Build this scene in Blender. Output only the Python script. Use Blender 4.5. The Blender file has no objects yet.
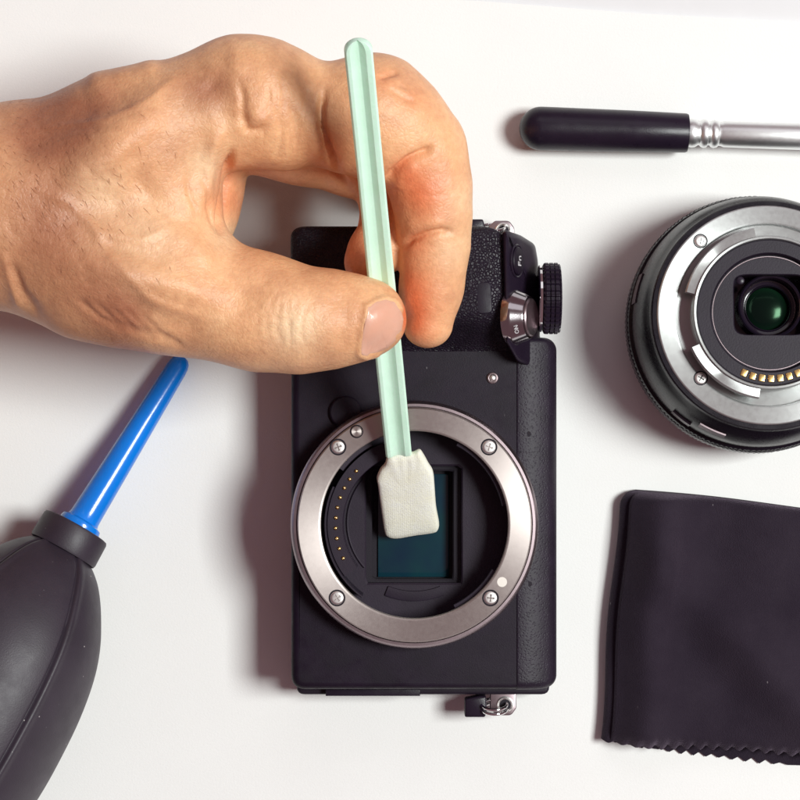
import bpy, bmesh, math, random
import numpy as np
from mathutils import Vector, Matrix, noise
random.seed(7)
U = 0.00023            # metres per unit; one unit is one photo pixel on the table
D = 2400.0             # camera height above the table in units
sc = bpy.context.scene
PI = math.pi

# ---------------------------------------------------------------- camera, world, lamps
cd = bpy.data.cameras.new('camera_view')
cam = bpy.data.objects.new('camera_view', cd)
sc.collection.objects.link(cam)
cam.location = (0, 0, D*U)
cam.rotation_euler = (0, 0, 0)
cd.sensor_width = 36
cd.lens = 36*D/800.0
cd.clip_start = 0.01
cd.clip_end = 50
sc.camera = cam

w = bpy.data.worlds.new('World'); sc.world = w; w.use_nodes = True
wb = w.node_tree.nodes['Background']
wb.inputs[0].default_value = (0.70, 0.385, 0.43, 1)
wb.inputs[1].default_value = 0.235

def area(name, pos, target, size, power, col, sy=None):
    l = bpy.data.lights.new(name, 'AREA')
    l.shape = 'RECTANGLE'; l.size = size*U; l.size_y = (sy or size)*U
    l.energy = power; l.color = col
    o = bpy.data.objects.new(name, l); sc.collection.objects.link(o)
    p = Vector(pos)*U
    o.location = p
    o.rotation_euler = (Vector(target)*U - p).to_track_quat('-Z', 'Y').to_euler()
    return o
area('window_light', (3700, 330, 6000), (0, 0, 0), 2050, 29.6, (0.94, 0.985, 0.955), 2050)
area('fill_light', (300, 2300, 2300), (0, 0, 0), 2600, 0.45, (0.95, 0.97, 1.0), 1300)  # added unseen lamp: soft fill and a bright reflection for the metal

vs = sc.view_settings
vs.view_transform = 'Standard'; vs.look = 'None'; vs.exposure = 0; vs.gamma = 1
sc.render.engine = 'CYCLES'

# ---------------------------------------------------------------- helpers
def P(px, py, z=0.0):
    k = (D - z)/D
    return Vector(((px-400)*k, (400-py)*k, z))

def newmat(name):
    m = bpy.data.materials.new(name); m.use_nodes = True
    nt = m.node_tree
    return m, nt, nt.nodes['Principled BSDF']

def coords(nt, scale=(1, 1, 1)):
    tc = nt.nodes.new('ShaderNodeTexCoord')
    mp = nt.nodes.new('ShaderNodeMapping')
    mp.inputs['Scale'].default_value = tuple(s/U for s in scale)
    nt.links.new(tc.outputs['Object'], mp.inputs[0])
    return mp.outputs[0]

def noise_tex(nt, vec, scale, detail=4, rough=0.55):
    n = nt.nodes.new('ShaderNodeTexNoise')
    n.inputs['Scale'].default_value = scale
    n.inputs['Detail'].default_value = detail
    n.inputs['Roughness'].default_value = rough
    nt.links.new(vec, n.inputs['Vector'])
    return n.outputs['Fac']

def ramp(nt, fac, stops):
    r = nt.nodes.new('ShaderNodeValToRGB')
    e = r.color_ramp.elements
    while len(e) < len(stops): e.new(0.5)
    for el, (p, c) in zip(e, stops):
        el.position = p
        el.color = (c[0], c[1], c[2], 1) if hasattr(c, '__len__') else (c, c, c, 1)
    nt.links.new(fac, r.inputs[0])
    return r.outputs[0]

def bump(nt, b, height, dist, strength=1.0, prev=None):
    n = nt.nodes.new('ShaderNodeBump')
    n.inputs['Distance'].default_value = dist*U
    n.inputs['Strength'].default_value = strength
    nt.links.new(height, n.inputs['Height'])
    if prev: nt.links.new(prev, n.inputs['Normal'])
    nt.links.new(n.outputs[0], b.inputs['Normal'])
    return n.outputs[0]

def mix(nt, fac, a, b, mode='MIX'):
    n = nt.nodes.new('ShaderNodeMix'); n.data_type = 'RGBA'; n.blend_type = mode
    for sock, v in ((n.inputs[0], fac), (n.inputs[6], a), (n.inputs[7], b)):
        if isinstance(v, bpy.types.NodeSocket): nt.links.new(v, sock)
        elif hasattr(v, '__len__'): sock.default_value = (v[0], v[1], v[2], 1)
        else: sock.default_value = v
    return n.outputs[2]

def simple(name, col, rough=0.5, metal=0.0, nscale=0.0, ndist=0.3, cvar=0.0, stretch=(1, 1, 1), spec=0.5, coat=0.0, rvar=0.0):
    m, nt, b = newmat(name)
    b.inputs['Base Color'].default_value = (*col, 1)
    b.inputs['Roughness'].default_value = rough
    b.inputs['Metallic'].default_value = metal
    b.inputs['Specular IOR Level'].default_value = spec
    b.inputs['Coat Weight'].default_value = coat
    v = coords(nt, stretch)
    if nscale:
        bump(nt, b, noise_tex(nt, v, nscale), ndist)
    if cvar:
        f = noise_tex(nt, v, 0.035, 6, 0.6)
        c0 = tuple(x*(1-cvar) for x in col); c1 = tuple(min(1, x*(1+cvar)) for x in col)
        nt.links.new(ramp(nt, f, [(0.3, c0), (0.7, c1)]), b.inputs['Base Color'])
    if rvar:
        f = noise_tex(nt, v, 0.06, 8, 0.65)
        nt.links.new(ramp(nt, f, [(0.3, max(0, rough-rvar)), (0.72, rough+rvar)]), b.inputs['Roughness'])
    return m

M = {}
def tagit(o, label=None, cat=None, group=None, kind=None):
    if label: o['label'] = label
    if cat: o['category'] = cat
    if group: o['group'] = group
    if kind: o['kind'] = kind
    return o

BASE = {}
def thing(name, label, cat, base):
    o = bpy.data.objects.new(name, None); sc.collection.objects.link(o)
    o.empty_display_size = 0.01
    o.location = Vector(base)*U
    BASE[o.name] = Vector(base)
    return tagit(o, label, cat)

def link(name, me, parent=None, loc=None, base=None, rot=None):
    o = bpy.data.objects.new(name, me); sc.collection.objects.link(o)
    if parent is not None:
        o.parent = parent
        pb = BASE[parent.name]
        b = Vector(loc) if loc is not None else pb
        o.location = (b-pb)*U
        BASE[o.name] = b
    else:
        b = Vector(base) if base is not None else Vector((0, 0, 0))
        o.location = b*U
        BASE[o.name] = b
    if rot is not None: o.rotation_euler = rot
    return o

def mesh(verts, faces, mat, origin=(0, 0, 0), smooth=True, sharp=None, name='mesh'):
    ox, oy, oz = origin
    me = bpy.data.meshes.new(name)
    vv = [((x-ox)*U, (y-oy)*U, (z-oz)*U) for x, y, z in verts]
    me.from_pydata(vv, [], [tuple(f) for f in faces])
    bm = bmesh.new(); bm.from_mesh(me)
    bmesh.ops.recalc_face_normals(bm, faces=bm.faces)
    bm.to_mesh(me); bm.free()
    if smooth:
        me.shade_smooth()
        me.set_sharp_from_angle(angle=math.radians(sharp if sharp else 38))
    if mat: me.materials.append(mat)
    return me

def part(name, vf, mat, parent, loc=None, smooth=True, sharp=None, rot=None):
    """mesh under its thing: verts in world units, or relative to loc when loc is given"""
    v, f = vf
    org = (0, 0, 0) if loc is not None else BASE[parent.name]
    return link(name, mesh(v, f, mat, org, smooth, sharp, name), parent, loc, rot=rot)

def merge(*vfs):
    V, F = [], []
    for v, f in vfs:
        n = len(V); V += list(v); F += [tuple(i+n for i in q) for q in f]
    return V, F

def lathe(profile, n=96, axis=((0, 0, 0), (0, 0, 1)), rfun=None, a0=0, a1=2*PI, closed=False):
    """profile: (r, t); revolved about the axis through axis[0] along axis[1]"""
    c = Vector(axis[0]); d = Vector(axis[1]).normalized()
    u = d.orthogonal().normalized() if abs(d.z) < 0.999 else Vector((1, 0, 0))
    if abs(d.z) < 0.999: u = Vector((0, 0, 1)).cross(d).normalized()
    w_ = d.cross(u)
    full = abs(a1-a0-2*PI) < 1e-6
    m = n if full else n+1
    V, F = [], []
    for i in range(m):
        a = a0 + (a1-a0)*i/n
        for j, (r, t) in enumerate(profile):
            rr = r + (rfun(a, t, r) if rfun else 0)
            V.append(c + d*t + (u*math.cos(a) + w_*math.sin(a))*rr)
    p = len(profile)
    for i in range(n):
        i2 = (i+1) % m
        for j in range(p-1 if not closed else p):
            j2 = (j+1) % p
            F.append((i*p+j, i2*p+j, i2*p+j2, i*p+j2))
    if not full and closed:
        F.append(tuple(range(p))); F.append(tuple((m-1)*p+j for j in range(p)))
    V, F = weld(V, F)
    return V, F

def weld(V, F, eps=1e-4):
    seen = {}; mp = []; out = []
    for v in V:
        k = (round(v[0]/eps/10), round(v[1]/eps/10), round(v[2]/eps/10))
        if k not in seen:
            seen[k] = len(out); out.append(v)
        mp.append(seen[k])
    G = []
    for f in F:
        g = []
        for i in f:
            q = mp[i]
            if not g or g[-1] != q: g.append(q)
        if len(g) > 1 and g[0] == g[-1]: g.pop()
        if len(set(g)) >= 3: G.append(tuple(g))
    return out, G

def rounded(poly, rad, seg=6):
    """round the corners of a polygon; rad a number or one per corner"""
    out = []; n = len(poly)
    for i in range(n):
        r = rad[i] if hasattr(rad, '__len__') else rad
        p = Vector(poly[i]); a = Vector(poly[i-1])-p; b = Vector(poly[(i+1) % n])-p
        la, lb = a.length, b.length; a.normalize(); b.normalize()
        ang = a.angle(b)
        d = min(r/math.tan(ang/2), la*0.49, lb*0.49)
        if r <= 0 or d < 0.05 or ang > PI-0.05: out.append(p.copy()); continue
        p0 = p+a*d; p1 = p+b*d
        for s in range(seg+1):
            t = s/seg
            out.append(p0*(1-t)**2 + p*2*t*(1-t) + p1*t*t)
    return out

def inset(poly, d):
    n = len(poly); out = []
    ar = sum(poly[i-1].x*poly[i].y-poly[i].x*poly[i-1].y for i in range(n))
    s = 1 if ar > 0 else -1
    for i in range(n):
        a = poly[i]-poly[i-1]; b = poly[(i+1) % n]-poly[i]
        if a.length < 1e-6: a = b
        if b.length < 1e-6: b = a
        na = Vector((-a.y, a.x)).normalized()*s; nb = Vector((-b.y, b.x)).normalized()*s
        m = na+nb
        if m.length < 1e-5: m = na
        m = m.normalized(); c = max(0.5, m.dot(na))
        out.append(poly[i]+m*(d/c))
    return out

def prism(poly, z0, z1, bev=2, seg=5, zfun=None, bev0=0, cap=True):
    poly = [Vector(p) for p in poly]
    loops = []
    if bev0:
        for s in range(seg+1):
            t = s/seg*PI/2
            loops.append((inset(poly, bev0*(1-math.sin(t))), z0+bev0*(1-math.cos(t))))
    else: loops.append((poly, z0))
    if bev:
        for s in range(seg+1):
            t = s/seg*PI/2
            loops.append((inset(poly, bev*(1-math.cos(t))), z1-bev*(1-math.sin(t))))
    else: loops.append((poly, z1))
    V, F = [], []; n = len(poly)
    for lp, z in loops:
        for p in lp:
            V.append((p.x, p.y, z + (zfun(p.x, p.y) if zfun and z > z0+0.01 else 0)))
    for k in range(len(loops)-1):
        for i in range(n):
            j = (i+1) % n
            F.append((k*n+i, k*n+j, (k+1)*n+j, (k+1)*n+i))
    if cap:
        F.append(tuple(range(n))); F.append(tuple((len(loops)-1)*n+i for i in range(n)))
    return V, F

def PP(pts, z):
    return [P(x, y, z).to_2d() for x, y in pts]

def tube(path, r, n=12, cap=True, flat=1.0):
    pts = [Vector(p) for p in path]; V, F = [], []
    prev = None
    m = len(pts)
    for i, p in enumerate(pts):
        t = (pts[min(i+1, m-1)]-pts[max(i-1, 0)]).normalized()
        if prev is None:
            u = t.cross(Vector((0, 0, 1)))
            if u.length < 0.01: u = t.cross(Vector((1, 0, 0)))
        else: u = prev - t*prev.dot(t)
        u.normalize(); prev = u; w_ = t.cross(u)
        rr = r[i] if hasattr(r, '__len__') else r
        for k in range(n):
            a = 2*PI*k/n
            V.append(p+u*math.cos(a)*rr+w_*math.sin(a)*rr*flat)
    for i in range(m-1):
        for k in range(n):
            k2 = (k+1) % n
            F.append((i*n+k, i*n+k2, (i+1)*n+k2, (i+1)*n+k))
    if cap: F.append(tuple(range(n))); F.append(tuple((m-1)*n+k for k in range(n)))
    return V, F

def torus(c, R, r, axis=(0, 0, 1), sx=1.0, n=40, k=12):
    d = Vector(axis).normalized(); u = d.orthogonal().normalized(); w_ = d.cross(u)
    V, F = [], []
    for i in range(n):
        a = 2*PI*i/n; e = (u*math.cos(a)*sx+w_*math.sin(a))
        for j in range(k):
            b = 2*PI*j/k
            V.append(Vector(c)+e*(R+r*math.cos(b))+d*r*math.sin(b))
    for i in range(n):
        for j in range(k):
            F.append((i*k+j, ((i+1) % n)*k+j, ((i+1) % n)*k+(j+1) % k, i*k+(j+1) % k))
    return V, F

def box(x0, x1, y0, y1, z0, z1, bev=1.0):
    return prism([(x0, y0), (x1, y0), (x1, y1), (x0, y1)], z0, z1, bev, 3)

def lettering(name, text, size, mat, parent, loc, basis, extrude=0.2):
    cu = bpy.data.curves.new(name, 'FONT'); cu.body = text; cu.size = size*U
    cu.extrude = extrude*U; cu.align_x = 'CENTER'; cu.align_y = 'CENTER'
    tmp = bpy.data.objects.new('tmp', cu); sc.collection.objects.link(tmp)
    bpy.context.view_layer.update()
    dg = bpy.context.evaluated_depsgraph_get()
    me = bpy.data.meshes.new_from_object(tmp.evaluated_get(dg))
    bpy.data.objects.remove(tmp)
    me.materials.clear(); me.materials.append(mat)
    me.transform(basis.to_4x4())
    return link(name, me, parent, loc)

# ---------------------------------------------------------------- materials
def paper_mat():
    m, nt, b = newmat('white paper')
    v = coords(nt)
    f = noise_tex(nt, v, 0.004, 5, 0.6)
    nt.links.new(ramp(nt, f, [(0.3, (0.86, 0.855, 0.845)), (0.75, (0.90, 0.90, 0.89))]), b.inputs['Base Color'])
    b.inputs['Roughness'].default_value = 0.6
    b.inputs['Specular IOR Level'].default_value = 0.25
    g = noise_tex(nt, v, 0.5, 5, 0.7)
    bump(nt, b, g, 0.5, 0.5)
    return m
M['paper'] = paper_mat()
M['board'] = simple('pale table board', (0.72, 0.715, 0.73), 0.5, cvar=0.01)

BLK = (0.020, 0.0125, 0.024)
M['matte'] = simple('satin black plastic', (0.0095, 0.0045, 0.0125), 0.5, nscale=1.1, ndist=0.12, cvar=0.25, rvar=0.11, spec=0.24)
M['black'] = simple('black plastic', (0.015, 0.009, 0.019), 0.32, nscale=0.9, ndist=0.1, cvar=0.15, rvar=0.07, spec=0.32)
M['barrel'] = simple('lens barrel black', (0.008, 0.005, 0.010), 0.28, nscale=0.9, ndist=0.08, spec=0.24, rvar=0.05)
M['gloss'] = simple('glossy black', (0.012, 0.008, 0.016), 0.12, nscale=0.02, ndist=0.3)
M['dark_grey'] = simple('dark grey plastic', (0.015, 0.0095, 0.019), 0.5, spec=0.32, nscale=0.6, ndist=0.12, cvar=0.12)
M['throat'] = simple('mount throat plastic', (0.019, 0.0115, 0.023), 0.5, spec=0.3, nscale=0.8, ndist=0.1, cvar=0.15)
M['velvet'] = simple('deep black flocking', (0.010, 0.006, 0.013), 0.8, nscale=1.2, ndist=0.3)

def grain_mat(name, col, scale, dist, rough, kind='pits'):
    m, nt, b = newmat(name)
    v = coords(nt)
    b.inputs['Roughness'].default_value = rough
    b.inputs['Specular IOR Level'].default_value = 0.27
    vo = nt.nodes.new('ShaderNodeTexVoronoi'); vo.inputs['Scale'].default_value = scale
    vo.feature = 'DISTANCE_TO_EDGE' if kind == 'leather' else 'F1'
    # warp the cells so the grain is irregular
    nn = nt.nodes.new('ShaderNodeTexNoise'); nn.inputs['Scale'].default_value = scale*0.8; nn.inputs['Detail'].default_value = 3
    nt.links.new(v, nn.inputs['Vector'])
    ad = nt.nodes.new('ShaderNodeVectorMath'); ad.operation = 'MULTIPLY_ADD'
    ad.inputs[1].default_value = (2.2/scale*0.25,)*3
    nt.links.new(nn.outputs['Color'], ad.inputs[0]); nt.links.new(v, ad.inputs[2])
    nt.links.new(ad.outputs[0], vo.inputs['Vector'])
    h = ramp(nt, vo.outputs['Distance'], [(0.0, 0.0), (0.22 if kind == 'leather' else 0.5, 1.0)])
    n1 = bump(nt, b, h, dist)
    bump(nt, b, noise_tex(nt, v, 1.6, 4), 0.12, 1, n1)
    nt.links.new(ramp(nt, noise_tex(nt, v, 0.06, 5), [(0.3, tuple(c*0.8 for c in col)), (0.7, tuple(c*1.25 for c in col))]), b.inputs['Base Color'])
    return m
M['leather'] = grain_mat('leatherette grip', (0.013, 0.008, 0.016), 0.34, 0.50, 0.42, 'leather')
M['grain'] = grain_mat('grained black shell', (0.016, 0.010, 0.020), 0.42, 0.20, 0.47)
M['rubber'] = simple('black rubber', (0.030, 0.021, 0.033), 0.5, nscale=0.7, ndist=0.15, cvar=0.12, rvar=0.05)

def rubber_dust():
    m = M['rubber']; nt = m.node_tree; b = nt.nodes['Principled BSDF']
    v = coords(nt)
    vo = nt.nodes.new('ShaderNodeTexVoronoi'); vo.inputs['Scale'].default_value = 0.05
    nt.links.new(v, vo.inputs['Vector'])
    f = ramp(nt, vo.outputs['Distance'], [(0.028, 1.0), (0.040, 0.0)])
    g = ramp(nt, noise_tex(nt, v, 0.02, 2), [(0.45, 0.0), (0.56, 0.9)])
    k = nt.nodes.new('ShaderNodeMath'); k.operation = 'MULTIPLY'
    nt.links.new(f, k.inputs[0]); nt.links.new(g, k.inputs[1])
    old = b.inputs['Base Color'].links[0].from_socket
    nt.links.new(mix(nt, k.outputs[0], old, (0.5, 0.46, 0.46)), b.inputs['Base Color'])
rubber_dust()

def metal_mat(name, col, rough, aniso=0.0, scr=0.25):
    m, nt, b = newmat(name)
    v = coords(nt)
    b.inputs['Metallic'].default_value = 1
    nt.links.new(ramp(nt, noise_tex(nt, v, 0.03, 7, 0.7), [(0.3, tuple(c*0.97 for c in col)), (0.7, tuple(min(1, c*1.02) for c in col))]), b.inputs['Base Color'])
    nt.links.new(ramp(nt, noise_tex(nt, v, 0.25, 8, 0.7), [(0.3, rough*0.93), (0.75, rough*1.08)]), b.inputs['Roughness'])
    b.inputs['Anisotropic'].default_value = aniso
    bump(nt, b, noise_tex(nt, v, 0.9, 3), 0.05, scr)
    return m
def turned(m, amount, rough):
    nt = m.node_tree; b = nt.nodes['Principled BSDF']
    tg = nt.nodes.new('ShaderNodeTangent'); tg.direction_type = 'RADIAL'; tg.axis = 'Z'
    nt.links.new(tg.outputs[0], b.inputs['Tangent'])
    b.inputs['Anisotropic'].default_value = amount
    b.inputs['Anisotropic Rotation'].default_value = 0.25
    return m
M['mount_metal'] = turned(metal_mat('brushed mount steel', (0.52, 0.465, 0.445), 0.42), 0.62, 0.4)
M['bright_metal'] = turned(metal_mat('bright mount steel', (0.57, 0.59, 0.585), 0.34), 0.65, 0.3)
M['rim_metal'] = metal_mat('dark rim alloy', (0.36, 0.29, 0.31), 0.36)
M['chrome'] = metal_mat('polished chrome', (0.86, 0.85, 0.86), 0.09)
M['satin'] = metal_mat('satin nickel', (0.93, 0.95, 0.95), 0.42)
M['dark_chrome'] = metal_mat('dark chrome', (0.50, 0.47, 0.49), 0.14)
M['screw'] = metal_mat('screw steel', (0.88, 0.86, 0.84), 0.38)
M['gold'] = metal_mat('gold contacts', (0.95, 0.66, 0.26), 0.25)
M['white_dot'] = simple('cream enamel', (0.85, 0.80, 0.74), 0.4)
M['print'] = simple('light grey print', (0.62, 0.60, 0.62), 0.5)
M['blue'] = simple('glossy blue plastic', (0.004, 0.20, 0.76), 0.22, nscale=0.04, ndist=0.25, cvar=0.06, coat=0.3)
M['mint'] = simple('mint green plastic', (0.66, 0.93, 0.75), 0.34, nscale=0.25, ndist=0.25, cvar=0.05)
M['mint'].node_tree.nodes['Principled BSDF'].inputs['Subsurface Weight'].default_value = 0.35
M['mint'].node_tree.nodes['Principled BSDF'].inputs['Subsurface Radius'].default_value = (6*U, 9*U, 7*U)
M['mint'].node_tree.nodes['Principled BSDF'].inputs['Subsurface Scale'].default_value = 1.0

def fabric_mat():
    m, nt, b = newmat('cream swab fabric')
    v = coords(nt)
    wv = nt.nodes.new('ShaderNodeTexWave'); wv.inputs['Scale'].default_value = 0.16; wv.inputs['Distortion'].default_value = 0.8
    wv.inputs['Detail'].default_value = 2; wv.inputs['Detail Scale'].default_value = 2
    nt.links.new(v, wv.inputs['Vector'])
    nt.links.new(ramp(nt, noise_tex(nt, v, 0.05, 4), [(0.3, (0.90, 0.88, 0.74)), (0.7, (0.94, 0.94, 0.86))]), b.inputs['Base Color'])
    b.inputs['Roughness'].default_value = 0.85
    b.inputs['Specular IOR Level'].default_value = 0.15
    b.inputs['Subsurface Weight'].default_value = 0.2
    b.inputs['Subsurface Radius'].default_value = (4*U, 4*U, 3*U); b.inputs['Subsurface Scale'].default_value = 1
    n1 = bump(nt, b, wv.outputs['Fac'], 0.15, 0.4)
    bump(nt, b, noise_tex(nt, v, 0.5, 6, 0.7), 0.7, 0.9, n1)
    return m
M['fabric'] = fabric_mat()

def cloth_mat():
    m, nt, b = newmat('black microfibre cloth')
    v = coords(nt)
    nt.links.new(ramp(nt, noise_tex(nt, v, 0.012, 5, 0.6), [(0.3, (0.015, 0.009, 0.018)), (0.7, (0.027, 0.0185, 0.030))]), b.inputs['Base Color'])
    b.inputs['Roughness'].default_value = 0.85
    b.inputs['Specular IOR Level'].default_value = 0.2
    b.inputs['Sheen Weight'].default_value = 0.28
    b.inputs['Sheen Roughness'].default_value = 0.45
    b.inputs['Sheen Tint'].default_value = (0.55, 0.42, 0.58, 1)
    vo = nt.nodes.new('ShaderNodeTexVoronoi'); vo.inputs['Scale'].default_value = 0.9
    nt.links.new(v, vo.inputs['Vector'])
    n1 = bump(nt, b, vo.outputs['Distance'], 0.6, 0.9)
    bump(nt, b, noise_tex(nt, v, 0.2, 5, 0.7), 0.6, 0.7, n1)
    return m
M['cloth'] = cloth_mat()
def lint(m, scale, size, colr, amt=0.7):
    nt = m.node_tree; b = nt.nodes['Principled BSDF']
    v = coords(nt, (1, 0.45, 1))
    vo = nt.nodes.new('ShaderNodeTexVoronoi'); vo.inputs['Scale'].default_value = scale
    nt.links.new(v, vo.inputs['Vector'])
    f = ramp(nt, vo.outputs['Distance'], [(size*0.7, 1.0), (size, 0.0)])
    g = ramp(nt, noise_tex(nt, v, scale*0.7, 2), [(0.50, 0.0), (0.62, amt)])
    k = nt.nodes.new('ShaderNodeMath'); k.operation = 'MULTIPLY'
    nt.links.new(f, k.inputs[0]); nt.links.new(g, k.inputs[1])
    sk_ = b.inputs['Base Color']
    old = sk_.links[0].from_socket if sk_.links else tuple(sk_.default_value)[:3]
    nt.links.new(mix(nt, k.outputs[0], old, colr), sk_)
lint(M['cloth'], 0.07, 0.045, (0.40, 0.36, 0.38), 0.6)
lint(M['matte'], 0.06, 0.035, (0.30, 0.27, 0.29), 0.5)
lint(M['rubber'], 0.11, 0.040, (0.36, 0.33, 0.35), 0.6)

def sensor_mat():
    m, nt, b = newmat('teal sensor glass')
    b.inputs['Base Color'].default_value = (0.005, 0.030, 0.048, 1)
    b.inputs['Roughness'].default_value = 0.07
    b.inputs['Specular IOR Level'].default_value = 0.6
    v = coords(nt)
    nt.links.new(ramp(nt, noise_tex(nt, v, 0.02, 3), [(0.3, (0.005, 0.022, 0.046)), (0.7, (0.006, 0.040, 0.047))]), b.inputs['Base Color'])
    return m
M['sensor'] = sensor_mat()

def glass_mat():
    m, nt, b = newmat('coated lens glass')
    lw = nt.nodes.new('ShaderNodeLayerWeight'); lw.inputs[0].default_value = 0.35
    nt.links.new(ramp(nt, lw.outputs['Facing'], [(0.0, (0.003, 0.006, 0.005)), (0.35, (0.006, 0.026, 0.012)), (1.0, (0.010, 0.008, 0.016))]), b.inputs['Base Color'])
    b.inputs['Roughness'].default_value = 0.16
    b.inputs['Specular IOR Level'].default_value = 0.18
    b.inputs['Specular Tint'].default_value = (0.5, 1.0, 0.6, 1)
    b.inputs['Coat Weight'].default_value = 0.0
    return m
M['glass'] = glass_mat()
M['bristle'] = simple('dark brush hair', (0.05, 0.035, 0.03), 0.6, nscale=0.6, ndist=1.0, stretch=(0.1, 1, 1))

# ---------------------------------------------------------------- setting
def sheet(name, pts, z0, z1, mat):
    vf = prism(pts, z0, z1, 0)
    o = link(name, mesh(vf[0], vf[1], mat, (0, 0, z0), smooth=False, name=name), base=(0, 0, z0))
    o['kind'] = 'structure'
    return o
sheet('table_top', [(-2600, -2200), (2600, -2200), (2600, 2200), (-2600, 2200)], -70, -6, M['board'])
# the white paper backdrop; its far edge crosses the upper right corner
sheet('ground', [(-1500, -1300), (1300, -1300), (1300, 324), P(800, 22).to_2d(), P(640, 13.5).to_2d(), P(480, 1).to_2d(), (-1500, 470)], -5.9, 0, M['paper'])

# ---------------------------------------------------------------- camera body
ZF = 86.0     # front panel
ZM = 122.0    # lens mount face
CB = P(423, 460, 0)
cambody = thing('mirrorless_camera', 'black mirrorless camera body without lens, lying on its back, open silver lens mount upwards', 'camera', (CB.x, CB.y, 0))

pc = rounded(PP([(291, 690), (291, 300), (527, 300), (527, 690)], ZF), [14, 12, 0, 0], 6)
def panel_with_opening():
    V, F = prism(pc, 4, ZF, 8, 6, bev0=4)
    top = F.pop()
    c_ = P(414.5, 525, ZM); R_ = 118*(D-ZM)/D
    n0 = len(V); m = 96
    for z in (ZF, 30):
        for i in range(m): V.append((c_.x+math.cos(2*PI*i/m)*R_, c_.y+math.sin(2*PI*i/m)*R_, z))
    for i in range(m): F.append((n0+i, n0+(i+1) % m, n0+m+(i+1) % m, n0+m+i))
    bm = bmesh.new()
    a = [bm.verts.new(V[i]) for i in top]; b = [bm.verts.new(V[n0+i]) for i in range(m)]
    es = [bm.edges.new((l[i-1], l[i])) for l in (a, b) for i in range(len(l))]
    bmesh.ops.triangle_fill(bm, use_beauty=True, edges=es)
    mp = {v: top[i] for i, v in enumerate(a)}; mp.update({v: n0+i for i, v in enumerate(b)})
    for f in bm.faces: F.append(tuple(mp[v] for v in f.verts))
    bm.free()
    return V, F
part('front_panel', panel_with_opening(), M['matte'], cambody)
def pad(xl, xr, y0, y1, zf, zb, nu=60, nv=90):
    """raised form on a grid; xl, xr are functions of y, zf(x, y, dl, dr, d0, d1) gives the height from the edge distances"""
    V, F = [], []
    def w(t): return t + 0.0 if False else 0.5-0.5*math.cos(PI*t)*(0.55+0.45*abs(math.cos(PI*t)))
    for j in range(nv+1):
        y = y0+(y1-y0)*w(j/nv)
        a, b = xl(y), xr(y)
        for i in range(nu+1):
            x = a+(b-a)*w(i/nu)
            V.append((x, y, zf(x, y, x-a, b-x, y-y0, y1-y)))
    n = nu+1
    for j in range(nv):
        for i in range(nu):
            F.append((j*n+i, j*n+i+1, (j+1)*n+i+1, (j+1)*n+i))
    rim = [i for i in range(nu+1)]+[j*n+nu for j in range(1, nv+1)]+[nv*n+i for i in range(nu-1, -1, -1)]+[j*n for j in range(nv-1, 0, -1)]
    m0 = len(V)
    for q in rim: V.append((V[q][0], V[q][1], zb))
    m = len(rim)
    for q in range(m): F.append((rim[q], rim[(q+1) % m], m0+(q+1) % m, m0+q))
    F.append(tuple(m0+q for q in range(m)))
    return V, F
def fall(d, R):
    e = max(0.0, min(1.0, (R-d)/R))
    return R*(1-math.sqrt(max(0, 1-e*e)))
def corner(y, y0, y1, r0, r1):
    c_ = 0
    if y-y0 < r0: c_ = max(c_, r0-math.sqrt(max(0, r0*r0-(r0-(y-y0))**2)))
    if y1-y < r1: c_ = max(c_, r1-math.sqrt(max(0, r1*r1-(r1-(y1-y))**2)))
    return c_
tA, tB = P(516.6, 690.5, ZF), P(556, 338, ZF-30)
part('top_plate', pad(lambda y: tA.x, lambda y: tB.x-corner(y, tA.y, tB.y, 13, 13), tA.y, tB.y,
     lambda x, y, dl, dr, d0, d1: ZF+1.0-0.010*max(0, x-114)**2-fall(dr, 9)-fall(dl, 1.2)-fall(d0, 9)-fall(d1, 6), 6, 40, 120), M['grain'], cambody)
# thin rear shell that shows below the bottom edge
rb = rounded(PP([(297, 693.5), (297, 250), (534, 250), (536, 340), (546, 352), (549, 693.5)], 30), [8, 4, 4, 2, 4, 8], 4)
part('rear_shell', prism(rb, 0.2, 40, 3, 3), M['dark_grey'], cambody)
part('battery_door', box(*(P(326, 0, 40).x, P(420, 0, 40).x), P(0, 694.8, 40).y, P(0, 688, 40).y, 14, 50, 0.8), M['black'], cambody)
# grip
ga, gb = P(291, 357, 108), P(506, 226, 118)
def ss(t):
    t = max(0, min(1, t)); return t*t*(3-2*t)
def gz_(x, y, dl, dr, d0, d1):
    top = 126 - 7*max(0, (x-66)/40)**2 + 2*math.sin(x*0.03)
    h = 84 + (top-84)*ss(d0/44)
    return h - fall(dl, 11) - fall(dr, 3) - fall(d1, 11)
part('grip', pad(lambda y: ga.x+corner(y, -999, gb.y, 1, 11), lambda y: gb.x-corner(y, -999, gb.y, 1, 16)*1.6 + (max(0, 120-y)*0.10 if y < 120 else 0), ga.y, gb.y, gz_, 6, 70, 70), M['leather'], cambody)
# sensor window set into the grip
sw = rounded(PP([(476, 283), (491, 281), (493, 313), (477, 314)], 130), 5, 4)
part('remote_window', prism(sw, 100, 127.6, 1.0, 3, zfun=lambda x, y: -6*max(0, (x-66)/40)**2), M['matte'], cambody)
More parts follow.
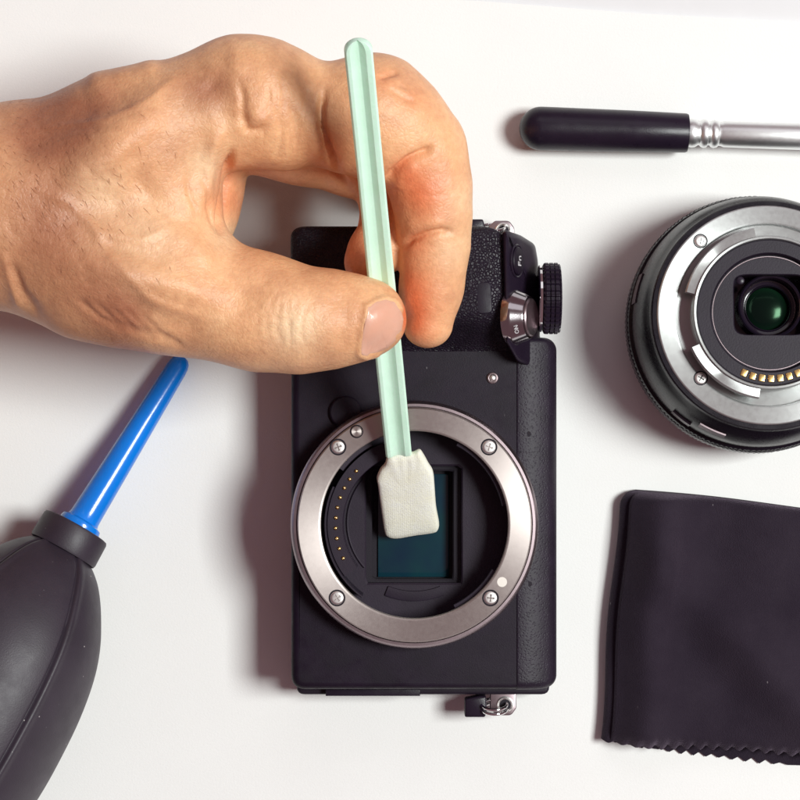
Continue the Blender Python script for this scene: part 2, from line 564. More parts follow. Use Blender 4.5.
# shutter block, sloping down to the right
def slope(x, y):
    return -max(0, x-101)*1.9
sb = rounded(PP([(502, 230), (522, 234), (538, 241), (541, 256), (545, 300), (543.5, 334), (548, 354), (532, 366), (518, 361), (506, 342), (504, 300)], 118), [4, 6, 8, 8, 6, 6, 8, 8, 8, 6, 4], 5)
part('shutter_block', prism(sb, 6, 132, 6, 6, zfun=lambda x, y: slope(x, y)), M['black'], cambody)
AX = Vector((0.92, 0, 0.40)).normalized()
def onblock(px, py, off=0.0):
    z = 118
    for _ in range(5):
        p = P(px, py, z); z = 132 + slope(p.x, p.y)
    p = P(px, py, z)
    return p + AX*off
c = onblock(517, 317.5, 1)
def oval(vf, c, sx):   # squash an axis-aligned lathe sideways
    return vf
bez = lathe([(0, -8), (26.4, -8), (26.6, -1), (26.2, 0.6), (25.4, 1.6), (20.8, 11.4), (20.2, 12.2), (19.3, 12.2), (18.7, 11.4), (18.7, 7), (0, 7)], 160, (c, AX))
pb_ = part('shutter_bezel', bez, M['dark_chrome'], cambody)
btn = lathe([(0, 9), (18.2, 9), (18.2, 13.5), (17.2, 14.6), (12, 13.6), (0, 13.0)], 64, (c, AX))
part('shutter_button', btn, M['rim_metal'], cambody)
lev = lathe([(26.9, 3.4), (26, 8), (22.9, 13.2), (22.0, 12), (24, 2)], 10, (c, AX), a0=PI*0.5+0.55, a1=PI*0.5+1.15, closed=True)
c2 = onblock(517, 261, 0)
fb = part('function_button', lathe([(0, -3), (13.5, -3), (13.5, 1.4), (12.5, 2.4), (0, 2.9)], 48, (c2, AX)), M['matte'], cambody)
part('button_surround', lathe([(14.4, -1), (14.4, 0.6), (15.4, 1.1), (16.4, 0.3), (16.4, -1)], 48, (c2, AX)), M['chrome'] if False else M['black'], cambody)
# text reads with its top towards the left
side = Vector((0, 1, 0))          # reading direction runs up the picture
upv = AX.cross(side).normalized() # letter tops
B = Matrix((side, upv, AX)).transposed()
lettering('lettering', 'Fn', 11.5, M['print'], fb, c2+AX*2.9, B, 0.15)
th = math.radians(30)
rad = (AX.cross(side)*math.cos(th)-side*math.sin(th)).normalized()
tng = (side*math.cos(th)+AX.cross(side)*math.sin(th)).normalized()
nn_ = (rad*0.905+AX*0.425).normalized()
lettering('lettering', 'ON', 5.6, M['print'], pb_, c+AX*6.2+rad*23.6+nn_*0.4, Matrix((tng, nn_.cross(tng).normalized(), nn_)).transposed(), 0.3)
# light edge line of the block
# control dial on the right side
dc = P(551, 298.5, 92)
def knurl(a, t, r):
    return (1.1 if math.sin(a*34) > 0 else -0.9) if r > 31 else 0
prof = [(0, -9), (24, -9), (31.0, -8.5), (32.6, -7)]
for q in (-6.0, -1.6, 2.8):
    prof += [(33.2, q), (33.2, q+3.2), (31.6, q+3.6), (31.6, q+4.1)]
prof += [(32.2, 7.4), (31.2, 8.6), (26, 9.2), (0, 9.2)]
part('control_dial', lathe(prof, 272, (dc, (1, 0, 0)), knurl), M['black'], cambody, sharp=30)
part('dial_collar', lathe([(0, -12.5), (30, -12.5), (32.2, -11.5), (32.2, -9.4), (0, -9.4)], 80, (dc, (1, 0, 0))), M['chrome'], cambody)
# af lamp
a_ = P(492.5, 378, ZF)
af = part('lamp_window', lathe([(0, 0), (5.6, 0), (5.6, 1.3), (5.0, 1.8), (4.2, 0.9), (3.9, 0.4)], 40, (a_-Vector((0, 0, .3)), (0, 0, 1))), M['rim_metal'], cambody)
part('lens', lathe([(4.2, 0.2), (3.6, 1.8), (2.2, 2.9), (0, 3.3)], 32, (a_, (0, 0, 1))), M['screw'], af)
# lens release button beside the mount, in the dark
rl = P(346, 412, ZF)
part('lens_release', lathe([(0, -2), (15.5, -2), (15.5, 4.6), (14.2, 5.8), (0, 6.4)], 48, (rl, (0, 0, 1))), M['matte'], cambody)
# mount
mc = P(414.5, 525, ZM)
k = (D-ZM)/D
mx = (mc, (0, 0, 1))
def L(pr, mat, name, parent=cambody, n=160, **kw):
    return part(name, lathe([(r*k, z-ZM) for r, z in pr], n, mx, **kw), mat, parent)
L([(119, ZF-20), (124.5, ZF-20), (124.5, ZM-9), (123.2, ZM-5.4), (121.2, ZM-3.2), (118.6, ZM-3.0), (118.2, ZM-6), (117.0, ZM-6.4)], M['rim_metal'], 'mount_rim')
ring = L([(117.6, ZM-7), (117.4, ZM-1.2), (116.2, ZM), (115.6, ZM+.02), (96.2, ZM+.02), (95.6, ZM), (94.2, ZM-0.7), (93.8, ZM-2), (93.8, ZM-9), (98, ZM-9)], M['mount_metal'], 'mount_ring')
# scr: cross head screws on the ring
def screw_mesh(r, name='screw'):
    V, F = lathe([(0, -1.2), (r*0.98, -1.2), (r, 0.15), (r*0.93, 0.55), (r*0.78, 0.8), (r*0.62, 0.9)], 48)
    n = len(V)
    # cross recess made of eight corners round the centre
    me = mesh(V, F, M['screw'], name=name)
    bm = bmesh.new(); bm.from_mesh(me)
    a, b_, d_ = r*0.42, r*0.13, 1.3
    ringv = [v for v in bm.verts if abs(v.co.z-0.9*U) < 1e-7 and abs(v.co.xy.length-r*0.62*U) < 1e-7]
    ringv.sort(key=lambda v: math.atan2(v.co.y, v.co.x))
    low = []
    for v in ringv:
        an = math.atan2(v.co.y, v.co.x)
        t = (an/(PI/2)) % 1.0
        arm = min(t, 1-t) < 0.17
        rr = r*0.58 if arm else r*0.17
        low.append(bm.verts.new((math.cos(an)*rr*U, math.sin(an)*rr*U, 0.89*U)))
    for i in range(len(ringv)):
        j = (i+1) % len(ringv)
        bm.faces.new((ringv[i], ringv[j], low[j], low[i]))
    deep = [bm.verts.new((v.co.x*0.93, v.co.y*0.93, -0.9*U)) for v in low]
    for i in range(len(low)):
        j = (i+1) % len(low)
        f = bm.faces.new((low[i], low[j], deep[j], deep[i])); f.material_index = 1
    f = bm.faces.new(deep); f.material_index = 1
    bmesh.ops.recalc_face_normals(bm, faces=bm.faces)
    bm.to_mesh(me); bm.free()
    me.materials.append(M['velvet'])
    me.shade_smooth(); me.set_sharp_from_angle(angle=math.radians(35))
    return me
sm = screw_mesh(6.2)
for i, (x, y) in enumerate([(338, 447), (489, 447), (337, 598), (490.5, 598)]):
    link('screw', sm, ring, P(x, y, ZM), rot=(0, 0, 0.35+i*0.9))
    link('screw_seat', mesh(*lathe([(6.4, 0.02), (7.3, 0.5), (8.0, 0.02)], 32), M['velvet'], name='screw_seat'), ring, P(x, y, ZM))
link('lock_pin', mesh(*lathe([(5.2, 0), (5.2, 1.2), (4.6, 2.2), (0, 2.3)], 28), M['mount_metal'], name='lock_pin'), ring, P(356.5, 431.5, ZM))
link('pin_seat', mesh(*lathe([(5.3, 0.02), (5.9, 0.4), (6.4, 0.02)], 32), M['velvet'], name='pin_seat'), ring, P(356.5, 431.5, ZM))
link('index_dot', mesh(*lathe([(4.8, 0), (4.7, 0.35), (0, 0.4)], 28), M['white_dot'], name='index_dot'), ring, P(502, 582, ZM))
# throat
L([(98, ZM-9), (96.0, ZM-12), (96.0, ZM-16), (99, ZM-17), (99, ZM-44), (93, ZM-46), (91, ZM-48)], M['velvet'], 'throat_wall')
def A(px, py):
    return math.atan2(525-py, px-414.5)
for a0, a1 in ((math.radians(12), math.radians(62)), (math.radians(118), math.radians(143)), (math.radians(296), math.radians(330))):
    L([(96, ZM-7), (90.0, ZM-7.6), (89.4, ZM-8.4), (89.4, ZM-11), (90, ZM-12), (96, ZM-12)], M['throat'], 'bayonet_tab', n=30, a0=a0, a1=a1, closed=True)
# contact block: arc on the left with ten sprung pins
ct = L([(87.4, ZM-40), (87.4, ZM-13), (72.5, ZM-13), (71.8, ZM-14), (71.8, ZM-40)], M['throat'], 'contact_block', n=60, a0=math.radians(104), a1=math.radians(217), closed=True)
L([(90.8, ZM-40), (90.8, ZM-9), (90.2, ZM-8.2), (88.8, ZM-8.2), (88.2, ZM-9), (88.2, ZM-40)], M['dark_grey'], 'contact_guard', n=60, a0=math.radians(155), a1=math.radians(234), closed=True)
pin = mesh(*lathe([(1.9, -1), (1.9, 0.7), (1.2, 1.7), (0, 2.1)], 14), M['gold'], name='contact_pin')
for i in range(10):
    t = i/9
    a = math.radians(137.5 + (205.5-137.5)*t)
    q = mc + Vector((math.cos(a)*79.3*k, math.sin(a)*79.3*k, -13))
    link('contact_pin', pin, ct, q)
# throat floor, sensor chamber
ZS = ZM-70
ZB = ZM-44
floor_out = [(math.cos(2*PI*i/96)*100*k+mc.x, math.sin(2*PI*i/96)*100*k+mc.y) for i in range(96)]
def plate_with_hole(out, hole, z, zdeep, mat, name, parent, rim=3.0):
    """ring plate whose hole drops to zdeep; out and hole have equal counts, matched by angle"""
    V, F = [], []
    n = len(out)
    c_ = Vector((sum(p[0] for p in hole)/n, sum(p[1] for p in hole)/n))
    h2 = [c_+(Vector(p)-c_)*1.03 for p in hole]
    for lp, zz in ((out, z), (h2, z), (hole, z-rim*0.4), (hole, zdeep)):
        for p in lp: V.append((p[0], p[1], zz))
    for q in range(3):
        for i in range(n):
            j = (i+1) % n
            F.append((q*n+i, q*n+j, (q+1)*n+j, (q+1)*n+i))
    return part(name, (V, F), mat, parent, sharp=25)
def rect_angles(cx, cy, x0, x1, y0, y1, n, corner=3.0):
    out = []
    for i in range(n):
        a = 2*PI*i/n; dx, dy = math.cos(a), math.sin(a)
        t = min(((x1-cx)/dx if dx > 1e-9 else (x0-cx)/dx if dx < -1e-9 else 1e9), ((y1-cy)/dy if dy > 1e-9 else (y0-cy)/dy if dy < -1e-9 else 1e9))
        out.append((cx+dx*t, cy+dy*t))
    return out
def pxrect(x0, y0, x1, y1, z):
    a = P(x0, y0, z); b = P(x1, y1, z)
    return a.x, b.x, b.y, a.y
X0, X1, Y0, Y1 = pxrect(366, 466, 461.5, 583, ZB)
hole = rect_angles(mc.x, mc.y, X0, X1, Y0, Y1, 96)
plate_with_hole(floor_out, hole, ZB, ZB-9, M['throat'], 'throat_floor', cambody)
X0b, X1b, Y0b, Y1b = pxrect(372, 471, 453, 579, ZB-9)
h2 = rect_angles(mc.x, mc.y, X0b, X1b, Y0b, Y1b, 96)
plate_with_hole(hole, h2, ZB-9, ZS+5, M['velvet'], 'sensor_frame', cambody)
x0, x1, y0, y1 = pxrect(371, 465, 460, 585, ZS+4)
part('frame_bevel', prism([(x0, y0), (x1, y0), (x1, y1), (x0, y1)], ZS-4, ZS-0.5, 0), M['velvet'], cambody)
x0, x1, y0, y1 = pxrect(378, 474, 449, 577, ZS+1)
part('sensor', prism([(x0, y0), (x1, y0), (x1, y1), (x0, y1)], ZS-1, ZS+2, 0.6, 2), M['sensor'], cambody)
# circular ridge on the throat floor
L([(69.0, ZB+0.05), (69.0, ZB+1.6), (68.2, ZB+2.0), (67.4, ZB+1.6), (67.4, ZB+0.05)], M['throat'], 'floor_ridge', n=80, a0=math.radians(140), a1=math.radians(222), closed=True)
L([(80.0, ZB+0.05), (80.0, ZB+1.8), (79.0, ZB+2.2), (70, ZB+2.2), (69.5, ZB+0.05)], M['throat'], 'inner_step', n=60, a0=math.radians(248), a1=math.radians(292), closed=True)
# microphone holes in the top plate
for px_, py_, r_ in ((528.5, 434, 2.6), (529.5, 584, 2.6), (520.5, 452, 1.3)):
    p_ = P(px_, py_, ZF); zt = ZF+1.0-0.010*max(0, p_.x-114)**2
    part('microphone_hole', lathe([(r_, 0.15), (r_*0.7, 0.25), (0, 0.2)], 20, ((p_.x, p_.y, zt), (0, 0, 1))), M['velvet'], cambody)
# strap lugs
def lug(px, py, flip, parent, tabx):
    s = -1 if flip else 1     # s=1: lug below the body
    z = 34
    c_ = P(px, py, z)
    pl = rounded([(c_.x-13, c_.y+14*s), (c_.x-13, c_.y-6*s), (c_.x-6, c_.y-12*s), (c_.x+8, c_.y-12*s), (c_.x+13, c_.y-5*s), (c_.x+13, c_.y+14*s)], [0, 4, 4, 6, 5, 0], 4)
    lg = part('strap_lug', prism(pl, z-3, z+3, 1.2, 3), M['rim_metal'], parent)
    part('eyelet', lathe([(8.5, 0), (8.5, 0.8), (7.4, 1.3), (6.2, 0.8), (5.4, 0.1)], 32, ((c_.x+2, c_.y-1.5*s, z+3), (0, 0, 1))), M['screw'], lg)
    part('hole', lathe([(5.6, 0.3), (0, 0.3)], 24, ((c_.x+2, c_.y-1.5*s, z+3), (0, 0, 1))), M['velvet'], lg)
    part('split_ring', torus((c_.x-9, c_.y-0.5*s, z+6.5), 12.5, 1.6, (0, 0.95, 0.32)), M['chrome'], parent)
    part('split_ring', torus((c_.x-9, c_.y-5.0*s, z+5.5), 12.5, 1.6, (0, 0.95, 0.32)), M['chrome'], parent)
    tb = rounded([(c_.x-38, c_.y+5*s), (c_.x-38, c_.y-13*s), (c_.x-18, c_.y-13*s), (c_.x-16, c_.y-6*s), (c_.x-17, c_.y+8*s), (c_.x-24, c_.y+8*s)], 2, 3)
    part('strap_tab', prism(tb, z-8, z+9, 2, 3), M['black'], parent)
lug(503, 703, False, cambody, 0)
lug(501, 233, True, cambody, 0)

# ---------------------------------------------------------------- lens
LC = P(766, 315, 125)
lens = thing('camera_lens', 'detached black zoom lens standing nose down with its silver bayonet mount facing up', 'lens', (LC.x, LC.y, 0))
la = ((LC.x, LC.y, 0), (0, 0, 1))
def rib(a, t, r):
    return (0.5 if math.sin(a*170) > 0 else -0.5) if 30.5 < t < 51 and r > 124 else 0
part('barrel', lathe([(0, 2), (108, 0.2), (117, 3), (120.5, 8), (121.5, 20), (120, 22), (120, 24), (124.6, 27), (125.2, 31), (125.2, 50), (124, 54), (120.5, 55.5), (120.2, 57.5), (121.5, 60), (121.5, 70), (120.0, 83), (116.5, 97), (113.6, 106), (110.5, 112), (109.4, 118), (109.4, 122), (108.2, 123.6), (104.4, 123.6), (104.2, 118)], 680, la, rib), M['barrel'], lens, sharp=32)
part('focus_ring', lathe([(124.5, 32), (125.6, 33), (125.6, 48.5), (124.5, 50)], 680, la, lambda a, t, r: (0.5 if math.sin(a*170) > 0 else 0) if r > 125 else 0), M['black'], lens, sharp=30)
lm = part('mount_flange', lathe([(104.2, 119), (104.2, 124.2), (103.2, 125), (102.6, 125.02), (88.6, 125.02), (88, 125), (86.6, 124.4), (86, 122), (86, 119), (78, 118.5), (72, 118)], 200, la), M['bright_metal'], lens)
part('bayonet_tube', lathe([(72.5, 117), (72.5, 144), (71.6, 145.4), (69.8, 145.4), (69.0, 144.2), (68.8, 141), (66, 140.5)], 160, la), M['bright_metal'], lens)
for a0, a1 in ((math.radians(100), math.radians(166)), (math.radians(204), math.radians(262)), (math.radians(-42), math.radians(42))):
    part('bayonet_tab', lathe([(72.3, 133), (80.6, 133), (81.4, 134), (81.4, 141.5), (80.4, 142.6), (72.3, 142.6)], 60, la, a0=a0, a1=a1, closed=True), M['bright_metal'], lens)
lsm = screw_mesh(5.6)
for px, py in ((700, 241), (699, 378.5), (834, 250), (833, 381)):
    link('screw', lsm, lm, P(px, py, 125), rot=(0, 0, px*0.37))
    link('screw_seat', mesh(*lathe([(5.8, 0.02), (6.4, 0.4), (6.9, 0.02)], 32), M['velvet'], name='screw_seat'), lm, P(px, py, 125))
# black inner parts
part('inner_sleeve', lathe([(68.8, 130), (68.8, 142.8), (68, 143.6), (56.6, 143.6), (55.6, 142.4), (55.2, 134), (53, 133.6)], 128, la), M['dark_grey'], lens)
zb = 137.0
outc = [(LC.x+math.cos(2*PI*i/96)*54.8, LC.y+math.sin(2*PI*i/96)*54.8) for i in range(96)]
a_ = P(733, 276, zb); b_ = P(806, 336, zb)
rc = ((a_.x+b_.x)/2, (a_.y+b_.y)/2)
sup = []
for i in range(96):
    a = 2*PI*i/96; e = 0.28
    cx_, sx_ = math.cos(a), math.sin(a)
    r0 = (abs(cx_)**(2/e)+abs(sx_)**(2/e))**(-e/2)
    sup.append((rc[0]+cx_*r0*abs(b_.x-a_.x)/2, rc[1]+sx_*r0*abs(b_.y-a_.y)/2))
plate_with_hole(outc, sup, zb, 108, M['dark_grey'], 'rear_baffle', lens)
L2 = lambda pr, mat, name, **kw: part(name, lathe(pr, 96, ((P(768, 307, 120).x, P(768, 307, 120).y, 0), (0, 0, 1)), **kw), mat, lens)
L2([(44, 108), (31.5, 108.5), (30.5, 126), (29.2, 127.4), (27.6, 126), (27.2, 118), (26.8, 112), (25.6, 111.2), (22.6, 110.4), (21.8, 111.8), (21.2, 112), (20.6, 110), (20.4, 104)], M['gloss'], 'glass_retainer')
L2([(20.6, 103), (19, 105.5), (15, 107.4), (8, 108.7), (0, 109)], M['glass'], 'rear_glass')
L2([(26.4, 112.2), (25.9, 113.0), (25.3, 112.4)], M['rim_metal'], 'retainer_edge')
L2([(53, 131.8), (53, 137.9), (52.4, 138.2), (51.8, 137.9), (51.8, 137.2)], M['rim_metal'], 'baffle_edge') if False else None
part('baffle_edge', lathe([(54.2, 137.05), (53.8, 137.6), (53.2, 137.6), (52.8, 137.05)], 96, la), M['rim_metal'], lens)
part('baffle_screw', lathe([(0, 0), (3.6, 0), (3.6, 1.2), (2.6, 1.8), (0, 1.9)], 24, (P(739.5, 282, 137), (0, 0, 1))), M['black'], lens)
cm = mesh(*prism(rounded([(-2.9, -3.4), (2.9, -3.4), (2.9, 3.4), (-2.9, 3.4)], 1.0, 3), -0.5, 0.9, 0.5, 3), M['gold'], name='contact')
for i in range(10):
    a = math.radians(246.0 + i*7.95)
    o = link('contact', cm, lens, (LC.x+math.cos(a)*62.3, LC.y+math.sin(a)*62.3, 143.6), rot=(0, 0, a-PI/2))
# small printed rating plate and index mark on the barrel side
part('index_mark', box(P(647.2, 0, 86).x, P(649.6, 0, 86).x, P(0, 312, 86).y, P(0, 306, 86).y, 84, 88, 0.6), M['white_dot'], lens)
def band(a0, a1, pr, mat, name):
    part(name, lathe(pr, 24, la, a0=a0, a1=a1, closed=True), mat, lens)
band(math.radians(239), math.radians(252), [(118.8, 86), (120.2, 86.2), (118.4, 95), (117, 95)], M['rim_metal'], 'rating_plate')
band(math.radians(226), math.radians(236), [(120.4, 66), (122.8, 66), (122.6, 80), (120, 80)], M['gloss'], 'zoom_lever')
band(math.radians(158), math.radians(172), [(119.5, 60), (123.2, 61), (121.8, 80), (119, 80)], M['gloss'], 'zoom_lever')

# ---------------------------------------------------------------- brush
bz = 24.0
b0 = P(541, 128.5, bz); b1 = P(800, 136.6, bz)
bd = (b1-b0).normalized()
brush = thing('cleaning_brush', 'brush with rounded black handle and shiny metal ferrule lying at the top right', 'brush', (b0.x, b0.y, 0))
ba = (b0, bd)
R0 = 21.6
pr = [(0, -R0)] + [(R0*math.sin(t*PI/2/10), -R0*math.cos(t*PI/2/10)) for t in range(1, 11)]
pr += [(21.4, 20), (20.6, 90), (19.4, 143), (18.6, 145.2), (14, 145.4)]
part('handle', lathe(pr, 72, ba), M['black'], brush)
fer = [(13, 144), (13.4, 145.5), (14.2, 149), (13.6, 153), (11.8, 155.5), (11.6, 157), (13.2, 158.5), (14.2, 161), (13.6, 164), (11.4, 165.5), (11.4, 167), (13.0, 168.4), (14.0, 171), (13.2, 174.5), (11.6, 176), (11.8, 178.5), (12.9, 181), (13.2, 260), (13.8, 330), (11, 330)]
part('ferrule', lathe(fer, 72, ba), M['satin'], brush)
part('bristles', lathe([(12.5, 318), (13.2, 332), (17, 370), (16, 400), (8, 425), (0, 430)], 64, ba), M['bristle'], brush)

# ---------------------------------------------------------------- cloth
def cloth():
    # cross-section across the fold, from the lower layer round the bulging left fold to the upper layer
    V, F = [], []
    NY = 220; rows = []
    TL = P(622, 490, 18); TR = P(1010, 529, 10)
    BL = P(602, 741, 10); BR = P(1010, 789, 8)
    sect = []      # (s, z, layer) with s measured from the left fold
    for i in range(60): sect.append((420*(1-i/60.0)**1.25+9, 2.0, 0))
    for i in range(15):
        a = -PI/2 - i/14*PI
        sect.append((9+math.cos(a)*9*1.0, 11+math.sin(a)*9.0, 1))
    for i in range(1, 150): sect.append((9+412*(i/149)**1.2, 20.0, 2))
    n = len(sect)
    for j in range(NY+1):
        v = j/NY
        left = TL.lerp(BL, v); right = TR.lerp(BR, v)
        left = left + Vector((2.5*math.sin(v*PI*1.1)-1.0, 0, 0))
        yc = v*250.0
        left.x += (16-math.sqrt(max(0, 256-(16-yc)**2))) if yc < 16 else 0
        left.x += -4*math.sin(v*PI)+1.5*math.sin(v*9)
        for s, z, ly in sect:
            u = s/421.0
            p = left.lerp(right, u)
            x, y = p.x, p.y
            if ly == 0 and v > 0.9: y += (v-0.9)*10*(-5.0)*min(1, s/60)
            if ly == 2 and v > 0.9: y += (v-0.9)*10*(7.0)*min(1, max(0, s-60)/90)
            nz = noise.noise(Vector((x*0.012, y*0.010, ly*3.0)))
            bulge = math.exp(-((s-40)/27.0)**2)*(22+6*v) * (1 if ly else 0)
            dip = 0.0*math.exp(-((s-17)/10.0)**2)*(1 if ly == 2 else 0)
            top = 20.0 - 9*min(1, max(0, s-70)/260)
            diag = 22.0*math.exp(-(((x-292)*0.7+(y+200)*0.72)/30)**2)*min(1, s/60)
            zz = z if ly == 0 else (z + (bulge+dip+nz*15*min(1, s/50)+diag if ly == 2 else 0) - (20.0-top if ly == 2 else 0)) if ly != 1 else z
            if ly == 1: zz = 2 + (z-2)*(1+0.0*v)
            # rounded top fold: both layers meet at the upper edge
            e = min(1, v/0.035)
            zz = 4 + (zz-4)*math.sqrt(max(0, 1-(1-e)**2)) if ly else zz
            yy = y + (0 if ly else 0)
            V.append([x, yy+(0.0 if v > 0.05 else 1.5*math.sin(s*0.02)), max(1.2 if ly == 0 else 3.0, zz)])
        rows.append(j)
    # pinked lower edge: zigzag of about 13 units, both layers
    for j in range(NY+1):
        v = j/NY
        if v < 0.93: continue
        f = (v-0.93)/0.07
        for i, (s, z, ly) in enumerate(sect):
            ph = (s*1.0 + (4.0 if ly == 0 else 0))/13.4
            tri = abs((ph % 1.0)-0.5)*2
            V[j*n+i][1] += tri*5.6*f*(0.5 if s < 45 else 1) + (0.8*noise.noise(Vector((s*.2, ly, 3)))*f)
            if ly == 2: V[j*n+i][2] = V[j*n+i][2]*(1-0.35*f*f)+2*f*f
    for j in range(NY):
        for i in range(n-1):
            F.append((j*n+i, j*n+i+1, (j+1)*n+i+1, (j+1)*n+i))
    return V, F
cv, cf = cloth()
cb = P(760, 620, 0)
co = link('cleaning_cloth', mesh(cv, cf, M['cloth'], (cb.x, cb.y, 0), sharp=80, name='cleaning_cloth'), base=(cb.x, cb.y, 0))
md = co.modifiers.new('thick', 'SOLIDIFY'); md.thickness = 1.1*U; md.offset = 1
tagit(co, 'folded black microfibre cloth with zigzag pinked lower edge, lying below the lens', 'cloth')

# ---------------------------------------------------------------- air blower
zc = 60.0
q0 = P(70, 538, zc)
dn = Vector((-0.484, -0.875, 0.19)).normalized()
blower = thing('air_blower', 'black rubber air blower bulb with a long blue nozzle', 'air blower', (q0.x-80, q0.y-160, 0))
kk = (D-zc)/D
prof = [(22, 6), (29.5, 13), (38, 19.5), (47, 28), (57, 41), (67.5, 58), (77, 76), (85, 97), (91, 122), (95.5, 155), (97.6, 195), (97.6, 225), (95.5, 255), (90.5, 290), (82, 325), (69, 356), (52, 380), (30, 394), (12, 399), (0, 400)]
# resample the profile smoothly
def smoothprof(p, m=4):
    out = []
    for i in range(len(p)-1):
        a = p[max(0, i-1)]; b = p[i]; c_ = p[i+1]; d_ = p[min(len(p)-1, i+2)]
        for q in range(m):
            t = q/m
            out.append(tuple(0.5*((2*b[e])+(-a[e]+c_[e])*t+(2*a[e]-5*b[e]+4*c_[e]-d_[e])*t*t+(-a[e]+3*b[e]-3*c_[e]+d_[e])*t**3) for e in (0, 1)))
    out.append(p[-1]); return [(max(0, r), t) for r, t in out]
seams = [math.radians(x) for x in (90+36, 90-36, 90+108, 90-108, 270)]
def seamf(a, t, r):
    if r < 3: return 0
    best = 1e9; sg = 0
    for s in seams:
        d_ = (a-s+PI) % (2*PI)-PI
        if abs(d_) < abs(best): best = d_
    arc = best*r
    f = min(1, max(0, (400-t)/60))
    return (1.8*math.exp(-((arc+2.5)/4.0)**2) - 3.4*math.exp(-((arc-2.2)/1.6)**2) - 1.1*(abs(best)/(PI/5))**2*0 - 1.6*math.cos(min(abs(best), PI/5)*5)*-0.4)*f
kk *= 1.03
bulb = lathe([(r*kk, t*kk) for r, t in smoothprof(prof)], 720, (q0, dn), seamf)
part('bulb', bulb, M['rubber'], blower, sharp=60)
part('neck_collar', lathe([(r*kk, t*kk) for r, t in [(10, -13), (30.5, -13), (33.4, -12.2), (34.4, -10), (35.0, 12), (34.2, 14.6), (31, 15.4), (25, 15)]], 96, (q0, dn)), M['rubber'], blower)
n0 = q0 - dn*13.0 + Vector((3.6, 1.6, 0)); n1 = P(180.3, 362.5, 15)
nd = (n1-n0).normalized(); nl = (n1-n0).length
pr = [(10, -6), (20.5, -6), (21.6, -1), (20.6, 2.5), (16.5, 4.5), (15.6, 8), (15.3, 14)]
pr += [(15.3-(15.3-10.8)*t, 14+(nl-14-8)*t) for t in (0.1, .2, .3, .4, .5, .6, .7, .8, .9, 1.0)]
pr += [(10.3, nl-3), (9.0, nl+1.5), (6.6, nl+4.6), (4.4, nl+5.6), (3.6, nl+4.8), (3.2, nl-8), (0, nl-8)]
part('nozzle', lathe(pr, 64, (n0, nd)), M['blue'], blower)

# ---------------------------------------------------------------- swab
swab = thing('cleaning_swab', 'mint green plastic sensor swab with a cream fabric head, held over the mount', 'swab', tuple(P(408, 530, 60)))
S0 = P(398.5, 452, 131); S1 = P(358.5, 52, 384)
sd = (S1-S0).normalized(); sl = (S1-S0).length
su = Vector((0, 0, 1)).cross(sd).normalized()*-1      # towards picture right or left
su = sd.cross(Vector((0, 0, 1))).normalized()
sn = su.cross(sd).normalized()
if sn.z < 0: sn = -sn
def swabrod():
    # section: two raised ribs beside a shallow trough
    cs = [(-1, -0.5), (-1, 0.35), (-0.86, 0.56), (-0.62, 0.56), (-0.42, 0.36), (-0.14, 0.22), (0.05, 0.22), (0.30, 0.40), (0.5, 0.60), (0.86, 0.60), (1, 0.38), (1, -0.5), (0.8, -0.66), (-0.8, -0.66)]
    V, F = [], []; N = 60; st = []
    for i in range(N+1):
        t = -2 + (sl+2)*i/N
        st.append((t, 12.1+0.35*math.sin(t*0.013+0.5)))
    for q in range(1, 9):
        a = q/8*PI/2
        st.append((sl+12.0*math.sin(a), max(0.8, 12.1*math.cos(a))))
    m = len(cs)
    for t, wd in st:
        for x, z in cs:
            V.append(S0+sd*t+su*(x*wd)+sn*(z*9.0*min(1, 0.45+0.55*wd/12)))
    for i in range(len(st)-1):
        for j in range(m):
            F.append((i*m+j, i*m+(j+1) % m, (i+1)*m+(j+1) % m, (i+1)*m+j))
    F.append(tuple(range(m))); F.append(tuple((len(st)-1)*m+j for j in range(m)))
    return V, F
hd = part('handle', swabrod(), M['mint'], swab, sharp=28)
